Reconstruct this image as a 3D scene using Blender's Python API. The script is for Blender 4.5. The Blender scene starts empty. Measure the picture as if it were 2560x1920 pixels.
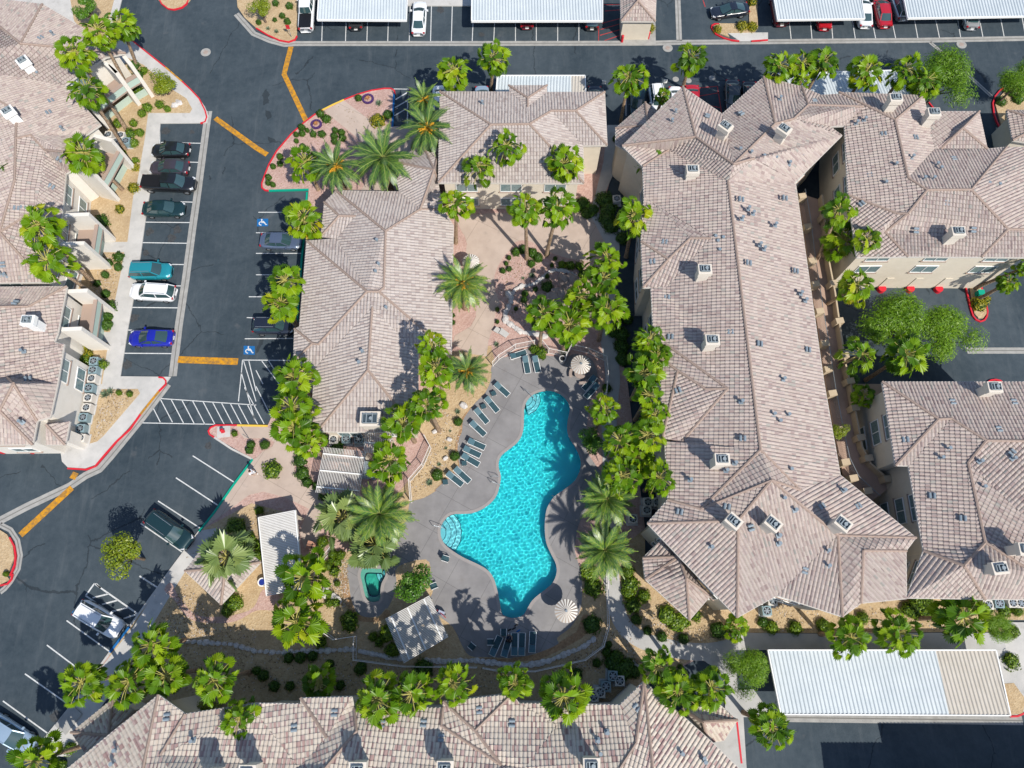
import bpy, bmesh, math, random
from mathutils import Vector, Matrix
R=math.radians
SC=bpy.context.scene
# ---------------------------------------------------------------- camera
F=1777.;TILT=R(18.4);HC=71.;cT,sT=math.cos(TILT),math.sin(TILT)
cam=bpy.data.cameras.new('camera');cam.sensor_width=36;cam.lens=36*F/2560;cam.clip_end=2000;cam.clip_start=1
co=bpy.data.objects.new('camera',cam);SC.collection.objects.link(co)
co.location=(0,0,HC);co.rotation_euler=(TILT,0,0);SC.camera=co
# ---------------------------------------------------------------- sky and sun
SUN_EL=R(49);SX,SY=math.sin(R(143)),math.cos(R(143))      # direction towards the sun, on the ground
W=bpy.data.worlds.new('World');SC.world=W;W.use_nodes=True
nt=W.node_tree;bg=nt.nodes['Background'];sky=nt.nodes.new('ShaderNodeTexSky');sky.sky_type='NISHITA';sky.sun_disc=False
sky.sun_elevation=SUN_EL;sky.sun_rotation=R(143);sky.altitude=600
nt.links.new(sky.outputs[0],bg.inputs[0]);bg.inputs[1].default_value=.14
sun=bpy.data.lights.new('sun','SUN');sun.energy=4.5;sun.angle=R(.5);sun.color=(1,.95,.87)
so=bpy.data.objects.new('sun',sun);SC.collection.objects.link(so)
sd=Vector((SX*math.cos(SUN_EL),SY*math.cos(SUN_EL),math.sin(SUN_EL)));so.rotation_euler=sd.to_track_quat('Z','Y').to_euler();so.location=sd*90
SC.view_settings.view_transform='Standard';SC.view_settings.look='None';SC.view_settings.exposure=.22;SC.view_settings.gamma=1
SC.cycles.use_denoising=True;SC.cycles.max_bounces=6;SC.cycles.diffuse_bounces=2;SC.cycles.transparent_max_bounces=8;SC.cycles.caustics_reflective=False;SC.cycles.caustics_refractive=True
# ---------------------------------------------------------------- helpers
def P(px,py,h=0):
    x=(px-1280)/F;y=-(py-960)/F;Y=y*cT+sT;Z=y*sT-cT;k=(HC-h)/-Z
    return Vector((x*k,Y*k,h))
def I(v):
    z=v[2]-HC;yc=v[1]*cT+z*sT;zc=-v[1]*sT+z*cT
    return 1280+F*v[0]/-zc,960-F*yc/-zc,F/-zc
WIN={'A':(0,0,.8641),'C':(1100,560,4.809),'D':(1040,840,4.254),'E':(1040,1200,4.254),'F':(640,1180,4.809),'G':(1480,1500,5.027),'H':(1400,180,3.95),
 'Q':(2080,480,7.05),'V':(2040,930,2.573),'W':(540,1060,7.05),'K':(120,130,5.29)}
for r_ in range(4):
    for c_ in range(4): WIN['%d%d'%(r_,c_)]=(640*c_,480*r_,3.45625)
def S(code,x,y):
    a,b,s=WIN[code];return a+x/s,b+y/s
def pts(s,h=None):
    out=[];code=None
    for t in s.replace(';',' ').split():
        if ':' in t: code,t=t.split(':')
        if not t: continue
        x,y=t.split(',');q=S(code,float(x),float(y))
        out.append(q if h is None else P(q[0],q[1],h))
    return out
def sc_of(s): return WIN[s.split(':')[0].strip()][2]
COL=SC.collection
def link(o): COL.objects.link(o);return o
def tag(o,label,cat=None,group=None,kind=None):
    if label:o['label']=label
    if cat:o['category']=cat
    if group:o['group']=group
    if kind:o['kind']=kind
    return o
def empty(name,loc=(0,0,0),rz=0):
    o=bpy.data.objects.new(name,None);o.location=loc;o.rotation_euler=(0,0,rz);o.empty_display_size=.3;return link(o)
def mobj(name,verts,faces,mat,parent=None,smooth=False,uvs=None,mi=None):
    me=bpy.data.meshes.new(name);me.from_pydata([tuple(v) for v in verts],[],faces)
    for m in (mat if isinstance(mat,list) else [mat]): me.materials.append(m)
    if mi: me.polygons.foreach_set('material_index',mi)
    if smooth: me.polygons.foreach_set('use_smooth',[True]*len(me.polygons))
    if uvs:
        l=me.uv_layers.new(name='UVMap');l.data.foreach_set('uv',[c for u in uvs for c in u])
    me.update();o=bpy.data.objects.new(name,me);link(o)
    if parent:o.parent=parent
    return o
class MB:
    def __init__(s): s.v=[];s.f=[];s.mi=[]
    def add(s,v,f,mi=0):
        n=len(s.v);s.v+= [tuple(a) for a in v];s.f+=[tuple(i+n for i in q) for q in f];s.mi+=[mi]*len(f)
    def box(s,c,d,rz=0,mi=0,M=None):
        x,y,z=d[0]/2,d[1]/2,d[2]/2;ca,sa=math.cos(rz),math.sin(rz);V=[]
        for i in (-1,1):
            for j in (-1,1):
                for k in (-1,1):
                    a,b=i*x,j*y;p=Vector((c[0]+a*ca-b*sa,c[1]+a*sa+b*ca,c[2]+k*z));V.append(M@p if M else p)
        s.add(V,[(0,1,3,2),(4,6,7,5),(0,4,5,1),(2,3,7,6),(0,2,6,4),(1,5,7,3)],mi)
    def bar(s,a,b,w,h,mi=0):
        a,b=Vector(a),Vector(b);d=(b-a)
        if d.length<1e-4:return
        d.normalize();up=Vector((0,0,1)) if abs(d.z)<.95 else Vector((0,1,0));n=d.cross(up).normalized();u=n.cross(d)
        V=[p+n*i*w/2+u*j*h/2 for p in (a,b) for i,j in ((-1,-1),(1,-1),(1,1),(-1,1))]
        s.add(V,[(0,1,2,3),(7,6,5,4),(0,4,5,1),(1,5,6,2),(2,6,7,3),(3,7,4,0)],mi)
    def tube(s,path,rad,n=8,mi=0,cap=True):
        path=[Vector(p) for p in path];V=[];m=len(path)
        for i,p in enumerate(path):
            d=(path[min(i+1,m-1)]-path[max(i-1,0)]).normalized();up=Vector((1,0,0)) if abs(d.x)<.9 else Vector((0,1,0))
            a=d.cross(up).normalized();b=d.cross(a);r=rad[i] if isinstance(rad,(list,tuple)) else rad
            V+=[p+a*math.cos(t*2*math.pi/n)*r+b*math.sin(t*2*math.pi/n)*r for t in range(n)]
        fs=[(i*n+t,i*n+(t+1)%n,(i+1)*n+(t+1)%n,(i+1)*n+t) for i in range(m-1) for t in range(n)]
        if cap: fs+=[tuple(range(n))[::-1],tuple((m-1)*n+t for t in range(n))]
        s.add(V,fs,mi)
    def cyl(s,c,r,z0,z1,n=16,mi=0,r1=None): 
        r1=r if r1 is None else r1
        V=[(c[0]+math.cos(t*2*math.pi/n)*q,c[1]+math.sin(t*2*math.pi/n)*q,z) for q,z in ((r,z0),(r1,z1)) for t in range(n)]
        s.add(V,[(t,(t+1)%n,n+(t+1)%n,n+t) for t in range(n)]+[tuple(range(n))[::-1],tuple(range(n,2*n))],mi)
    def prism(s,pl,z0,z1,mi=0):
        n=len(pl);V=[(p[0],p[1],z0) for p in pl]+[(p[0],p[1],z1) for p in pl]
        a=sum(pl[i][0]*pl[(i+1)%n][1]-pl[(i+1)%n][0]*pl[i][1] for i in range(n))
        top=tuple(range(n,2*n)) if a>0 else tuple(range(n,2*n))[::-1]
        s.add(V,[top]+[(i,(i+1)%n,n+(i+1)%n,n+i) if a>0 else (i,n+i,n+(i+1)%n,(i+1)%n) for i in range(n)],mi)
    def build(s,name,mat,parent=None,smooth=False): return mobj(name,s.v,s.f,mat,parent,smooth,mi=s.mi if isinstance(mat,list) else None)
def smoothloop(p,closed=True,k=5):
    n=len(p);out=[]
    rng=range(n) if closed else range(n-1)
    for i in rng:
        if closed: a,b,c,d=p[(i-1)%n],p[i],p[(i+1)%n],p[(i+2)%n]
        else: a,b,c,d=p[max(i-1,0)],p[i],p[i+1],p[min(i+2,n-1)]
        for j in range(k):
            t=j/k;out.append(tuple(.5*((2*b[m])+(-a[m]+c[m])*t+(2*a[m]-5*b[m]+4*c[m]-d[m])*t*t+(-a[m]+3*b[m]-3*c[m]+d[m])*t**3) for m in range(len(b))))
    if not closed: out.append(tuple(p[-1]))
    return out
def strip(pl,w,z0,z1,mb,closed=False):
    n=len(pl);L=[];Rr=[]
    for i in range(n):
        a=Vector(pl[i-1][:2]) if (i or closed) else Vector(pl[0][:2]);b=Vector(pl[(i+1)%n][:2]) if (i<n-1 or closed) else Vector(pl[-1][:2])
        d=(b-a);d=d.normalized() if d.length>1e-6 else Vector((1,0));nn=Vector((-d.y,d.x));p=Vector(pl[i][:2])
        L.append(p+nn*w/2);Rr.append(p-nn*w/2)
    V=[(q.x,q.y,z) for z in (z0,z1) for s_ in (L,Rr) for q in s_]
    f=[];N=n if closed else n-1
    for i in range(N):
        j=(i+1)%n
        f+=[(2*n+i,3*n+i,3*n+j,2*n+j),(i,2*n+i,2*n+j,j),(n+i,n+j,3*n+j,3*n+i)]
    if not closed: f+=[(0,n,3*n,2*n),(n-1,3*n-1,4*n-1,2*n-1)]
    mb.add(V,f)
# ---------------------------------------------------------------- materials
MATS={}
def hexc(c): return tuple(c)+(1,)
def mat(name,col,rough=.8,metal=0,col2=None,scale=3,detail=4,bump=0,bscale=None,spec=.3,contrast=.5,coat=0,emit=None,coords='Object'):
    if name in MATS:return MATS[name]
    m=bpy.data.materials.new(name);m.use_nodes=True;t=m.node_tree;b=t.nodes['Principled BSDF']
    b.inputs['Base Color'].default_value=hexc(col);b.inputs['Roughness'].default_value=rough;b.inputs['Metallic'].default_value=metal
    b.inputs['Specular IOR Level'].default_value=spec;b.inputs['Coat Weight'].default_value=coat;b.inputs['Coat Roughness'].default_value=.05
    tc=t.nodes.new('ShaderNodeTexCoord');t.nodes.new('ShaderNodeMapping')
    if col2:
        n=t.nodes.new('ShaderNodeTexNoise');n.inputs['Scale'].default_value=scale;n.inputs['Detail'].default_value=detail;n.inputs['Roughness'].default_value=.65
        t.links.new(tc.outputs[coords],n.inputs['Vector']);r=t.nodes.new('ShaderNodeValToRGB');e=r.color_ramp.elements
        e[0].position=.5-contrast/2;e[1].position=.5+contrast/2;e[0].color=hexc(col);e[1].color=hexc(col2)
        t.links.new(n.outputs[0],r.inputs[0]);t.links.new(r.outputs[0],b.inputs['Base Color'])
    if bump:
        n2=t.nodes.new('ShaderNodeTexNoise');n2.inputs['Scale'].default_value=bscale or scale*4;n2.inputs['Detail'].default_value=3
        t.links.new(tc.outputs[coords],n2.inputs['Vector']);bp=t.nodes.new('ShaderNodeBump');bp.inputs['Strength'].default_value=bump;bp.inputs['Distance'].default_value=.05
        t.links.new(n2.outputs[0],bp.inputs['Height']);t.links.new(bp.outputs[0],b.inputs['Normal'])
    MATS[name]=m;return m
def foliage(name,cols,trans=.3,rough=.45,spec=.5):
    m=bpy.data.materials.new(name);m.use_nodes=True;t=m.node_tree;b=t.nodes['Principled BSDF']
    g=t.nodes.new('ShaderNodeNewGeometry');oi=t.nodes.new('ShaderNodeObjectInfo');r=t.nodes.new('ShaderNodeValToRGB')
    mx=t.nodes.new('ShaderNodeMath');mx.operation='MULTIPLY_ADD';mx.inputs[1].default_value=.75
    mm=t.nodes.new('ShaderNodeMath');mm.operation='MULTIPLY';mm.inputs[1].default_value=.25;t.links.new(oi.outputs['Random'],mm.inputs[0]);t.links.new(mm.outputs[0],mx.inputs[2])
    t.links.new(g.outputs['Random Per Island'],mx.inputs[0]);t.links.new(mx.outputs[0],r.inputs[0])
    e=r.color_ramp.elements
    while len(e)<len(cols): e.new(.5)
    for i,c in enumerate(cols): e[i].position=c[0];e[i].color=hexc(c[1])
    t.links.new(r.outputs[0],b.inputs['Base Color']);b.inputs['Roughness'].default_value=rough;b.inputs['Specular IOR Level'].default_value=spec
    tr=t.nodes.new('ShaderNodeBsdfTranslucent');t.links.new(r.outputs[0],tr.inputs[0]);mix=t.nodes.new('ShaderNodeMixShader');mix.inputs[0].default_value=trans
    t.links.new(b.outputs[0],mix.inputs[1]);t.links.new(tr.outputs[0],mix.inputs[2]);t.links.new(mix.outputs[0],t.nodes['Material Output'].inputs[0]);MATS[name]=m;return m
def math_n(t,op,a,b=None,c=None):
    n=t.nodes.new('ShaderNodeMath');n.operation=op
    for i,x in enumerate((a,b,c)):
        if x is None: continue
        if isinstance(x,(int,float)): n.inputs[i].default_value=x
        else: t.links.new(x,n.inputs[i])
    return n.outputs[0]
def mixc(t,f,a,b,bt='MIX'):
    n=t.nodes.new('ShaderNodeMix');n.data_type='RGBA';n.blend_type=bt
    for i,x in ((0,f),(6,a),(7,b)):
        if isinstance(x,(int,float)): n.inputs[i].default_value=x
        elif isinstance(x,tuple): n.inputs[i].default_value=hexc(x)
        else: t.links.new(x,n.inputs[i])
    return n.outputs[2]
def tilemat(name,cols,gap=(.13,.09,.08)):
    m=bpy.data.materials.new(name);m.use_nodes=True;t=m.node_tree;b=t.nodes['Principled BSDF'];b.inputs['Roughness'].default_value=.85;b.inputs['Specular IOR Level'].default_value=.2
    uv=t.nodes.new('ShaderNodeUVMap');f=t.nodes.new('ShaderNodeVectorMath');f.operation='FLOOR';t.links.new(uv.outputs[0],f.inputs[0])
    w=t.nodes.new('ShaderNodeTexWhiteNoise');w.noise_dimensions='2D';t.links.new(f.outputs[0],w.inputs[0])
    r=t.nodes.new('ShaderNodeValToRGB');r.color_ramp.interpolation='CONSTANT';e=r.color_ramp.elements
    while len(e)<len(cols): e.new(.5)
    for i,c in enumerate(cols): e[i].position=c[0];e[i].color=hexc(c[1])
    t.links.new(w.outputs[0],r.inputs[0])
    tc=t.nodes.new('ShaderNodeTexCoord');n=t.nodes.new('ShaderNodeTexNoise');n.inputs['Scale'].default_value=.35;n.inputs['Detail'].default_value=5;t.links.new(tc.outputs['Object'],n.inputs[0])
    n2=t.nodes.new('ShaderNodeTexNoise');n2.inputs['Scale'].default_value=9;n2.inputs['Detail'].default_value=3;t.links.new(tc.outputs['Object'],n2.inputs[0])
    c=mixc(t,math_n(t,'MULTIPLY',n.outputs[0],.28),r.outputs[0],(.40,.33,.29));k=math_n(t,'MULTIPLY_ADD',n2.outputs[0],.35,.82)
    hs=t.nodes.new('ShaderNodeHueSaturation');t.links.new(c,hs.inputs['Color']);t.links.new(k,hs.inputs['Value'])
    t.links.new(hs.outputs[0],b.inputs['Base Color']);MATS[name]=m;return m
TILE=tilemat('roof_tile',[(0,(0.396,0.329,0.293)),(.3,(0.441,0.373,0.333)),(.5,(0.351,0.279,0.252)),(.66,(0.414,0.356,0.310)),(.82,(0.279,0.211,0.198)),(.89,(0.369,0.302,0.279)),(.97,(0.288,0.279,0.252))])
TILE2=tilemat('roof_tile_weathered',[(0,(0.423,0.373,0.342)),(.25,(0.450,0.401,0.369)),(.55,(0.387,0.333,0.306)),(.8,(0.315,0.261,0.243)),(.9,(0.432,0.378,0.342))])
TILE3=tilemat('roof_tile_mixed',[(0,(0.558,0.495,0.414)),(.3,(0.513,0.441,0.369)),(.52,(0.333,0.216,0.198)),(.64,(0.540,0.468,0.396)),(.84,(0.378,0.270,0.252)),(.93,(0.558,0.504,0.423))])
M_CAP=mat('ridge_tile',(.27,.195,.155),.85,col2=(.37,.285,.24),scale=6)
def asphalt():
    m=bpy.data.materials.new('asphalt');m.use_nodes=True;t=m.node_tree;b=t.nodes['Principled BSDF'];b.inputs['Roughness'].default_value=.9;b.inputs['Specular IOR Level'].default_value=.15
    tc=t.nodes.new('ShaderNodeTexCoord')
    def noise(s,d=5,ro=.6,di=0):
        n=t.nodes.new('ShaderNodeTexNoise');n.inputs['Scale'].default_value=s;n.inputs['Detail'].default_value=d;n.inputs['Roughness'].default_value=ro;n.inputs['Distortion'].default_value=di;t.links.new(tc.outputs['Object'],n.inputs[0]);return n
    n1=noise(.07,8,.7,.6);n2=noise(1.2,6,.75);n3=noise(14,2)
    r=t.nodes.new('ShaderNodeValToRGB');e=r.color_ramp.elements;e[0].position=.3;e[1].position=.72;e[0].color=(.027,.041,.053,1);e[1].color=(.072,.091,.105,1)
    a=math_n(t,'MULTIPLY_ADD',n2.outputs[0],.45,math_n(t,'MULTIPLY_ADD',n3.outputs[0],.12,-.28));t.links.new(math_n(t,'ADD',n1.outputs[0],a),r.inputs[0])
    # cracks: thin voronoi edges, broken up by noise
    v=t.nodes.new('ShaderNodeTexVoronoi');v.feature='DISTANCE_TO_EDGE';v.inputs['Scale'].default_value=.11
    wn=noise(.5,4);ad=t.nodes.new('ShaderNodeVectorMath');ad.operation='MULTIPLY_ADD';ad.inputs[1].default_value=(1.6,1.6,0);t.links.new(wn.outputs['Color'],ad.inputs[0]);t.links.new(tc.outputs['Object'],ad.inputs[2]);t.links.new(ad.outputs[0],v.inputs[0])
    ck=math_n(t,'LESS_THAN',v.outputs[0],.0055);gate=math_n(t,'GREATER_THAN',noise(.12,2).outputs[0],.5);ck=math_n(t,'MULTIPLY',math_n(t,'MULTIPLY',ck,gate),.5)
    # oil spots and light scuffs
    sp=t.nodes.new('ShaderNodeValToRGB');sp.color_ramp.elements[0].position=.66;sp.color_ramp.elements[1].position=.74;t.links.new(noise(.45,3).outputs[0],sp.inputs[0])
    mp=t.nodes.new('ShaderNodeMapping');mp.inputs['Scale'].default_value=(1,.12,1);mp.inputs['Rotation'].default_value=(0,0,.35);t.links.new(tc.outputs['Object'],mp.inputs[0]);ns=noise(1.1,6,.7);t.links.new(mp.outputs[0],ns.inputs[0]);st=t.nodes.new('ShaderNodeValToRGB');st.color_ramp.elements[0].position=.52;st.color_ramp.elements[1].position=.72;t.links.new(ns.outputs[0],st.inputs[0])
    c=mixc(t,math_n(t,'MULTIPLY',sp.outputs[0],.35),r.outputs[0],(.12,.125,.13));c=mixc(t,math_n(t,'MULTIPLY',st.outputs[0],.30),c,(.115,.13,.14));c=mixc(t,ck,c,(.012,.015,.018));t.links.new(c,b.inputs['Base Color'])
    bp=t.nodes.new('ShaderNodeBump');bp.inputs['Strength'].default_value=.3;bp.inputs['Distance'].default_value=.03;t.links.new(n3.outputs[0],bp.inputs['Height']);t.links.new(bp.outputs[0],b.inputs['Normal']);MATS['asphalt']=m;return m
M_ASP=asphalt()
def gravel(name,a,b_,c_):
    m=bpy.data.materials.new(name);m.use_nodes=True;t=m.node_tree;b=t.nodes['Principled BSDF'];b.inputs['Roughness'].default_value=.95;b.inputs['Specular IOR Level'].default_value=.1
    tc=t.nodes.new('ShaderNodeTexCoord');v=t.nodes.new('ShaderNodeTexVoronoi');v.inputs['Scale'].default_value=7;t.links.new(tc.outputs['Object'],v.inputs[0])
    n=t.nodes.new('ShaderNodeTexNoise');n.inputs['Scale'].default_value=.5;n.inputs['Detail'].default_value=7;n.inputs['Roughness'].default_value=.7;t.links.new(tc.outputs['Object'],n.inputs[0])
    sp=t.nodes.new('ShaderNodeSeparateColor');t.links.new(v.outputs['Color'],sp.inputs[0])
    c=mixc(t,sp.outputs[0],a,b_);k=t.nodes.new('ShaderNodeValToRGB');k.color_ramp.elements[0].position=.42;k.color_ramp.elements[1].position=.7;t.links.new(n.outputs[0],k.inputs[0])
    c=mixc(t,math_n(t,'MULTIPLY',k.outputs[0],.7),c,c_);t.links.new(c,b.inputs['Base Color'])
    bp=t.nodes.new('ShaderNodeBump');bp.inputs['Strength'].default_value=.6;bp.inputs['Distance'].default_value=.06;t.links.new(v.outputs[0],bp.inputs['Height']);t.links.new(bp.outputs[0],b.inputs['Normal']);MATS[name]=m;return m
M_GT=gravel('tan_gravel',(.42,.30,.17),(.52,.40,.25),(.34,.24,.14))
M_GP=gravel('pink_gravel',(.42,.27,.23),(.52,.37,.32),(.36,.23,.19))
M_GB=gravel('brown_cobble',(.30,.18,.10),(.45,.29,.16),(.22,.15,.09))
def slab(name,a,b_,joint=None,sc_=.4,stain=(.2,.18,.16)):
    m=bpy.data.materials.new(name);m.use_nodes=True;t=m.node_tree;b=t.nodes['Principled BSDF'];b.inputs['Roughness'].default_value=.85;b.inputs['Specular IOR Level'].default_value=.2
    tc=t.nodes.new('ShaderNodeTexCoord');n=t.nodes.new('ShaderNodeTexNoise');n.inputs['Scale'].default_value=sc_;n.inputs['Detail'].default_value=8;n.inputs['Roughness'].default_value=.7;t.links.new(tc.outputs['Object'],n.inputs[0])
    r=t.nodes.new('ShaderNodeValToRGB');r.color_ramp.elements[0].position=.35;r.color_ramp.elements[1].position=.65;r.color_ramp.elements[0].color=hexc(a);r.color_ramp.elements[1].color=hexc(b_);t.links.new(n.outputs[0],r.inputs[0]);c=r.outputs[0]
    n2=t.nodes.new('ShaderNodeTexNoise');n2.inputs['Scale'].default_value=.9;n2.inputs['Detail'].default_value=6;t.links.new(tc.outputs['Object'],n2.inputs[0]);k=t.nodes.new('ShaderNodeValToRGB');k.color_ramp.elements[0].position=.6;k.color_ramp.elements[1].position=.8;t.links.new(n2.outputs[0],k.inputs[0]);c=mixc(t,math_n(t,'MULTIPLY',k.outputs[0],.5),c,stain)
    if joint:
        br=t.nodes.new('ShaderNodeTexBrick');br.offset=0;br.inputs['Scale'].default_value=1;br.inputs['Mortar Size'].default_value=.02;br.inputs['Brick Width'].default_value=joint;br.inputs['Row Height'].default_value=joint
        mp=t.nodes.new('ShaderNodeMapping');mp.inputs['Rotation'].default_value=(0,0,.5);t.links.new(tc.outputs['Object'],mp.inputs[0]);t.links.new(mp.outputs[0],br.inputs[0]);c=mixc(t,math_n(t,'MULTIPLY',br.outputs['Fac'],.6),c,tuple(x*.4 for x in a))
    t.links.new(c,b.inputs['Base Color']);MATS[name]=m;return m
M_CONC=slab('concrete',(.42,.41,.39),(.54,.52,.49))
M_CURB=slab('gutter_concrete',(.27,.265,.25),(.37,.36,.335),sc_=1.2)
M_DECK=slab('pool_deck',(.195,.188,.188),(.26,.25,.248),joint=3.6,stain=(.17,.15,.135))
M_PATH=slab('tan_path',(.41,.325,.27),(.49,.395,.33),joint=6)
M_PATHG=slab('grey_path',(.36,.355,.34),(.46,.45,.43))
M_WALK=slab('walkway_floor',(.36,.25,.19),(.44,.31,.24))
M_STUC=mat('stucco',(.60,.535,.43),.9,col2=(.67,.60,.49),scale=1.5,bump=.2,bscale=30)
M_STUCW=mat('pale_stucco',(.66,.62,.55),.9,col2=(.72,.68,.62),scale=1.5,bump=.2,bscale=30)
M_STUCT=mat('tan_stucco',(.44,.35,.24),.9,col2=(.50,.40,.28),scale=2)
M_TRIM=mat('trim_taupe',(.36,.27,.22),.8)
M_GREEN=mat('sage_panel',(.42,.52,.45),.7)
M_WHITE=mat('white_paint',(.80,.80,.78),.5)
M_RED=mat('red_paint',(.62,.012,.03),.6,col2=(.5,.03,.04),scale=3,contrast=.3)
M_YEL=mat('yellow_paint',(.75,.50,.05),.6,col2=(.6,.4,.08),scale=3)
M_ORG=mat('orange_hump_paint',(.60,.27,.008),.65,col2=(.28,.15,.04),scale=2.4,contrast=.22,detail=8)
M_TEAL=mat('green_paint',(.0,.30,.20),.6)
M_BLUE=mat('blue_paint',(.01,.12,.33),.6)
M_LINE=mat('line_paint',(.70,.70,.68),.7,col2=(.42,.43,.43),scale=5,contrast=.5)
M_FADE=mat('faded_line_paint',(.36,.37,.37),.7,col2=(.18,.19,.2),scale=4,contrast=.4)
M_REDL=mat('red_line_paint',(.50,.05,.05),.7,col2=(.2,.04,.04),scale=3)
M_GLASS=mat('window_glass',(.03,.06,.07),.08,spec=.8)
M_GLASL=mat('blind_window_glass',(.22,.30,.30),.1,spec=.8,col2=(.10,.16,.17),scale=4)
M_DARK=mat('dark_opening',(.012,.012,.014),.7)
M_METW=mat('carport_metal',(.47,.52,.54),.5,col2=(.57,.61,.62),scale=.5,spec=.4,detail=8)
M_METT=mat('aged_carport_metal',(.46,.42,.36),.55,col2=(.53,.49,.43),scale=.8)
M_METG=mat('grey_metal',(.30,.34,.37),.4,metal=.5)
M_VENT=mat('vent_metal',(.17,.22,.26),.6,col2=(.24,.28,.31),scale=8)
M_ACG=mat('condenser_grey',(.22,.31,.34),.5)
M_ACW=mat('condenser_beige',(.60,.57,.52),.5)
M_BLK=mat('black_plastic',(.01,.01,.012),.5)
M_RAIL=mat('white_railing',(.72,.68,.64),.45)
M_SLAT=mat('slat_white',(.70,.68,.64),.7,col2=(.60,.58,.55),scale=2)
M_SLING=mat('sling_fabric',(.022,.055,.07),.7,col2=(.04,.095,.115),scale=8)
M_ROCK=mat('pale_rock',(.38,.36,.35),.9,col2=(.68,.64,.60),scale=3,bump=.5,bscale=8)
M_ROCKD=mat('brown_rock',(.26,.20,.17),.9,col2=(.40,.33,.29),scale=3,bump=.5,bscale=8)
M_TRUNK=mat('palm_trunk',(.16,.10,.06),.95,col2=(.42,.31,.21),scale=7,bump=1,bscale=9,contrast=.25)
M_BARK=mat('bark',(.12,.085,.06),.95,col2=(.2,.15,.11),scale=8,bump=.6)
FAN=foliage('fan_palm_leaf',[(0,(.03,.085,.003)),(.22,(.09,.20,.004)),(.55,(.18,.31,.005)),(.85,(.28,.39,.008)),(.95,(.38,.39,.01)),(1,(.50,.28,.015))],.3,.42,.35)
DATE=foliage('date_palm_leaf',[(0,(.025,.065,.02)),(.4,(.075,.16,.035)),(.75,(.15,.26,.03)),(.95,(.28,.34,.03)),(1,(.42,.38,.03))],.15,.38,.5)
SILV=foliage('bushy_palm_leaf',[(0,(.09,.15,.045)),(.5,(.18,.26,.075)),(1,(.30,.37,.11))],.25,.35,.6)
LEAF=foliage('broad_leaf',[(0,(.03,.10,.006)),(.5,(.07,.19,.008)),(1,(.15,.29,.012))],.25)
LEAFY=foliage('yellow_green_leaf',[(0,(.10,.16,.006)),(.5,(.20,.27,.008)),(1,(.30,.33,.015))],.3)
LEAFM=foliage('mesquite_leaf',[(0,(.06,.15,.004)),(.5,(.15,.30,.006)),(1,(.26,.42,.01))],.35)
SHRUB=foliage('shrub_leaf',[(0,(.025,.075,.006)),(.5,(.05,.13,.008)),(1,(.10,.20,.012))],.2)
SHRUBL=foliage('bright_shrub_leaf',[(0,(.07,.14,.006)),(.5,(.13,.23,.008)),(1,(.22,.30,.012))],.25)
SHRUBY=foliage('golden_shrub_leaf',[(0,(.16,.18,.006)),(.5,(.30,.27,.008)),(1,(.38,.34,.012))],.25)
AGAV=foliage('agave_leaf',[(0,(.10,.16,.10)),(1,(.20,.27,.15))],.1)
FLOW=mat('flower_stalk',(.62,.27,.02),.8,col2=(.7,.42,.04),scale=9)
# ---------------------------------------------------------------- roofs and buildings

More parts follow.
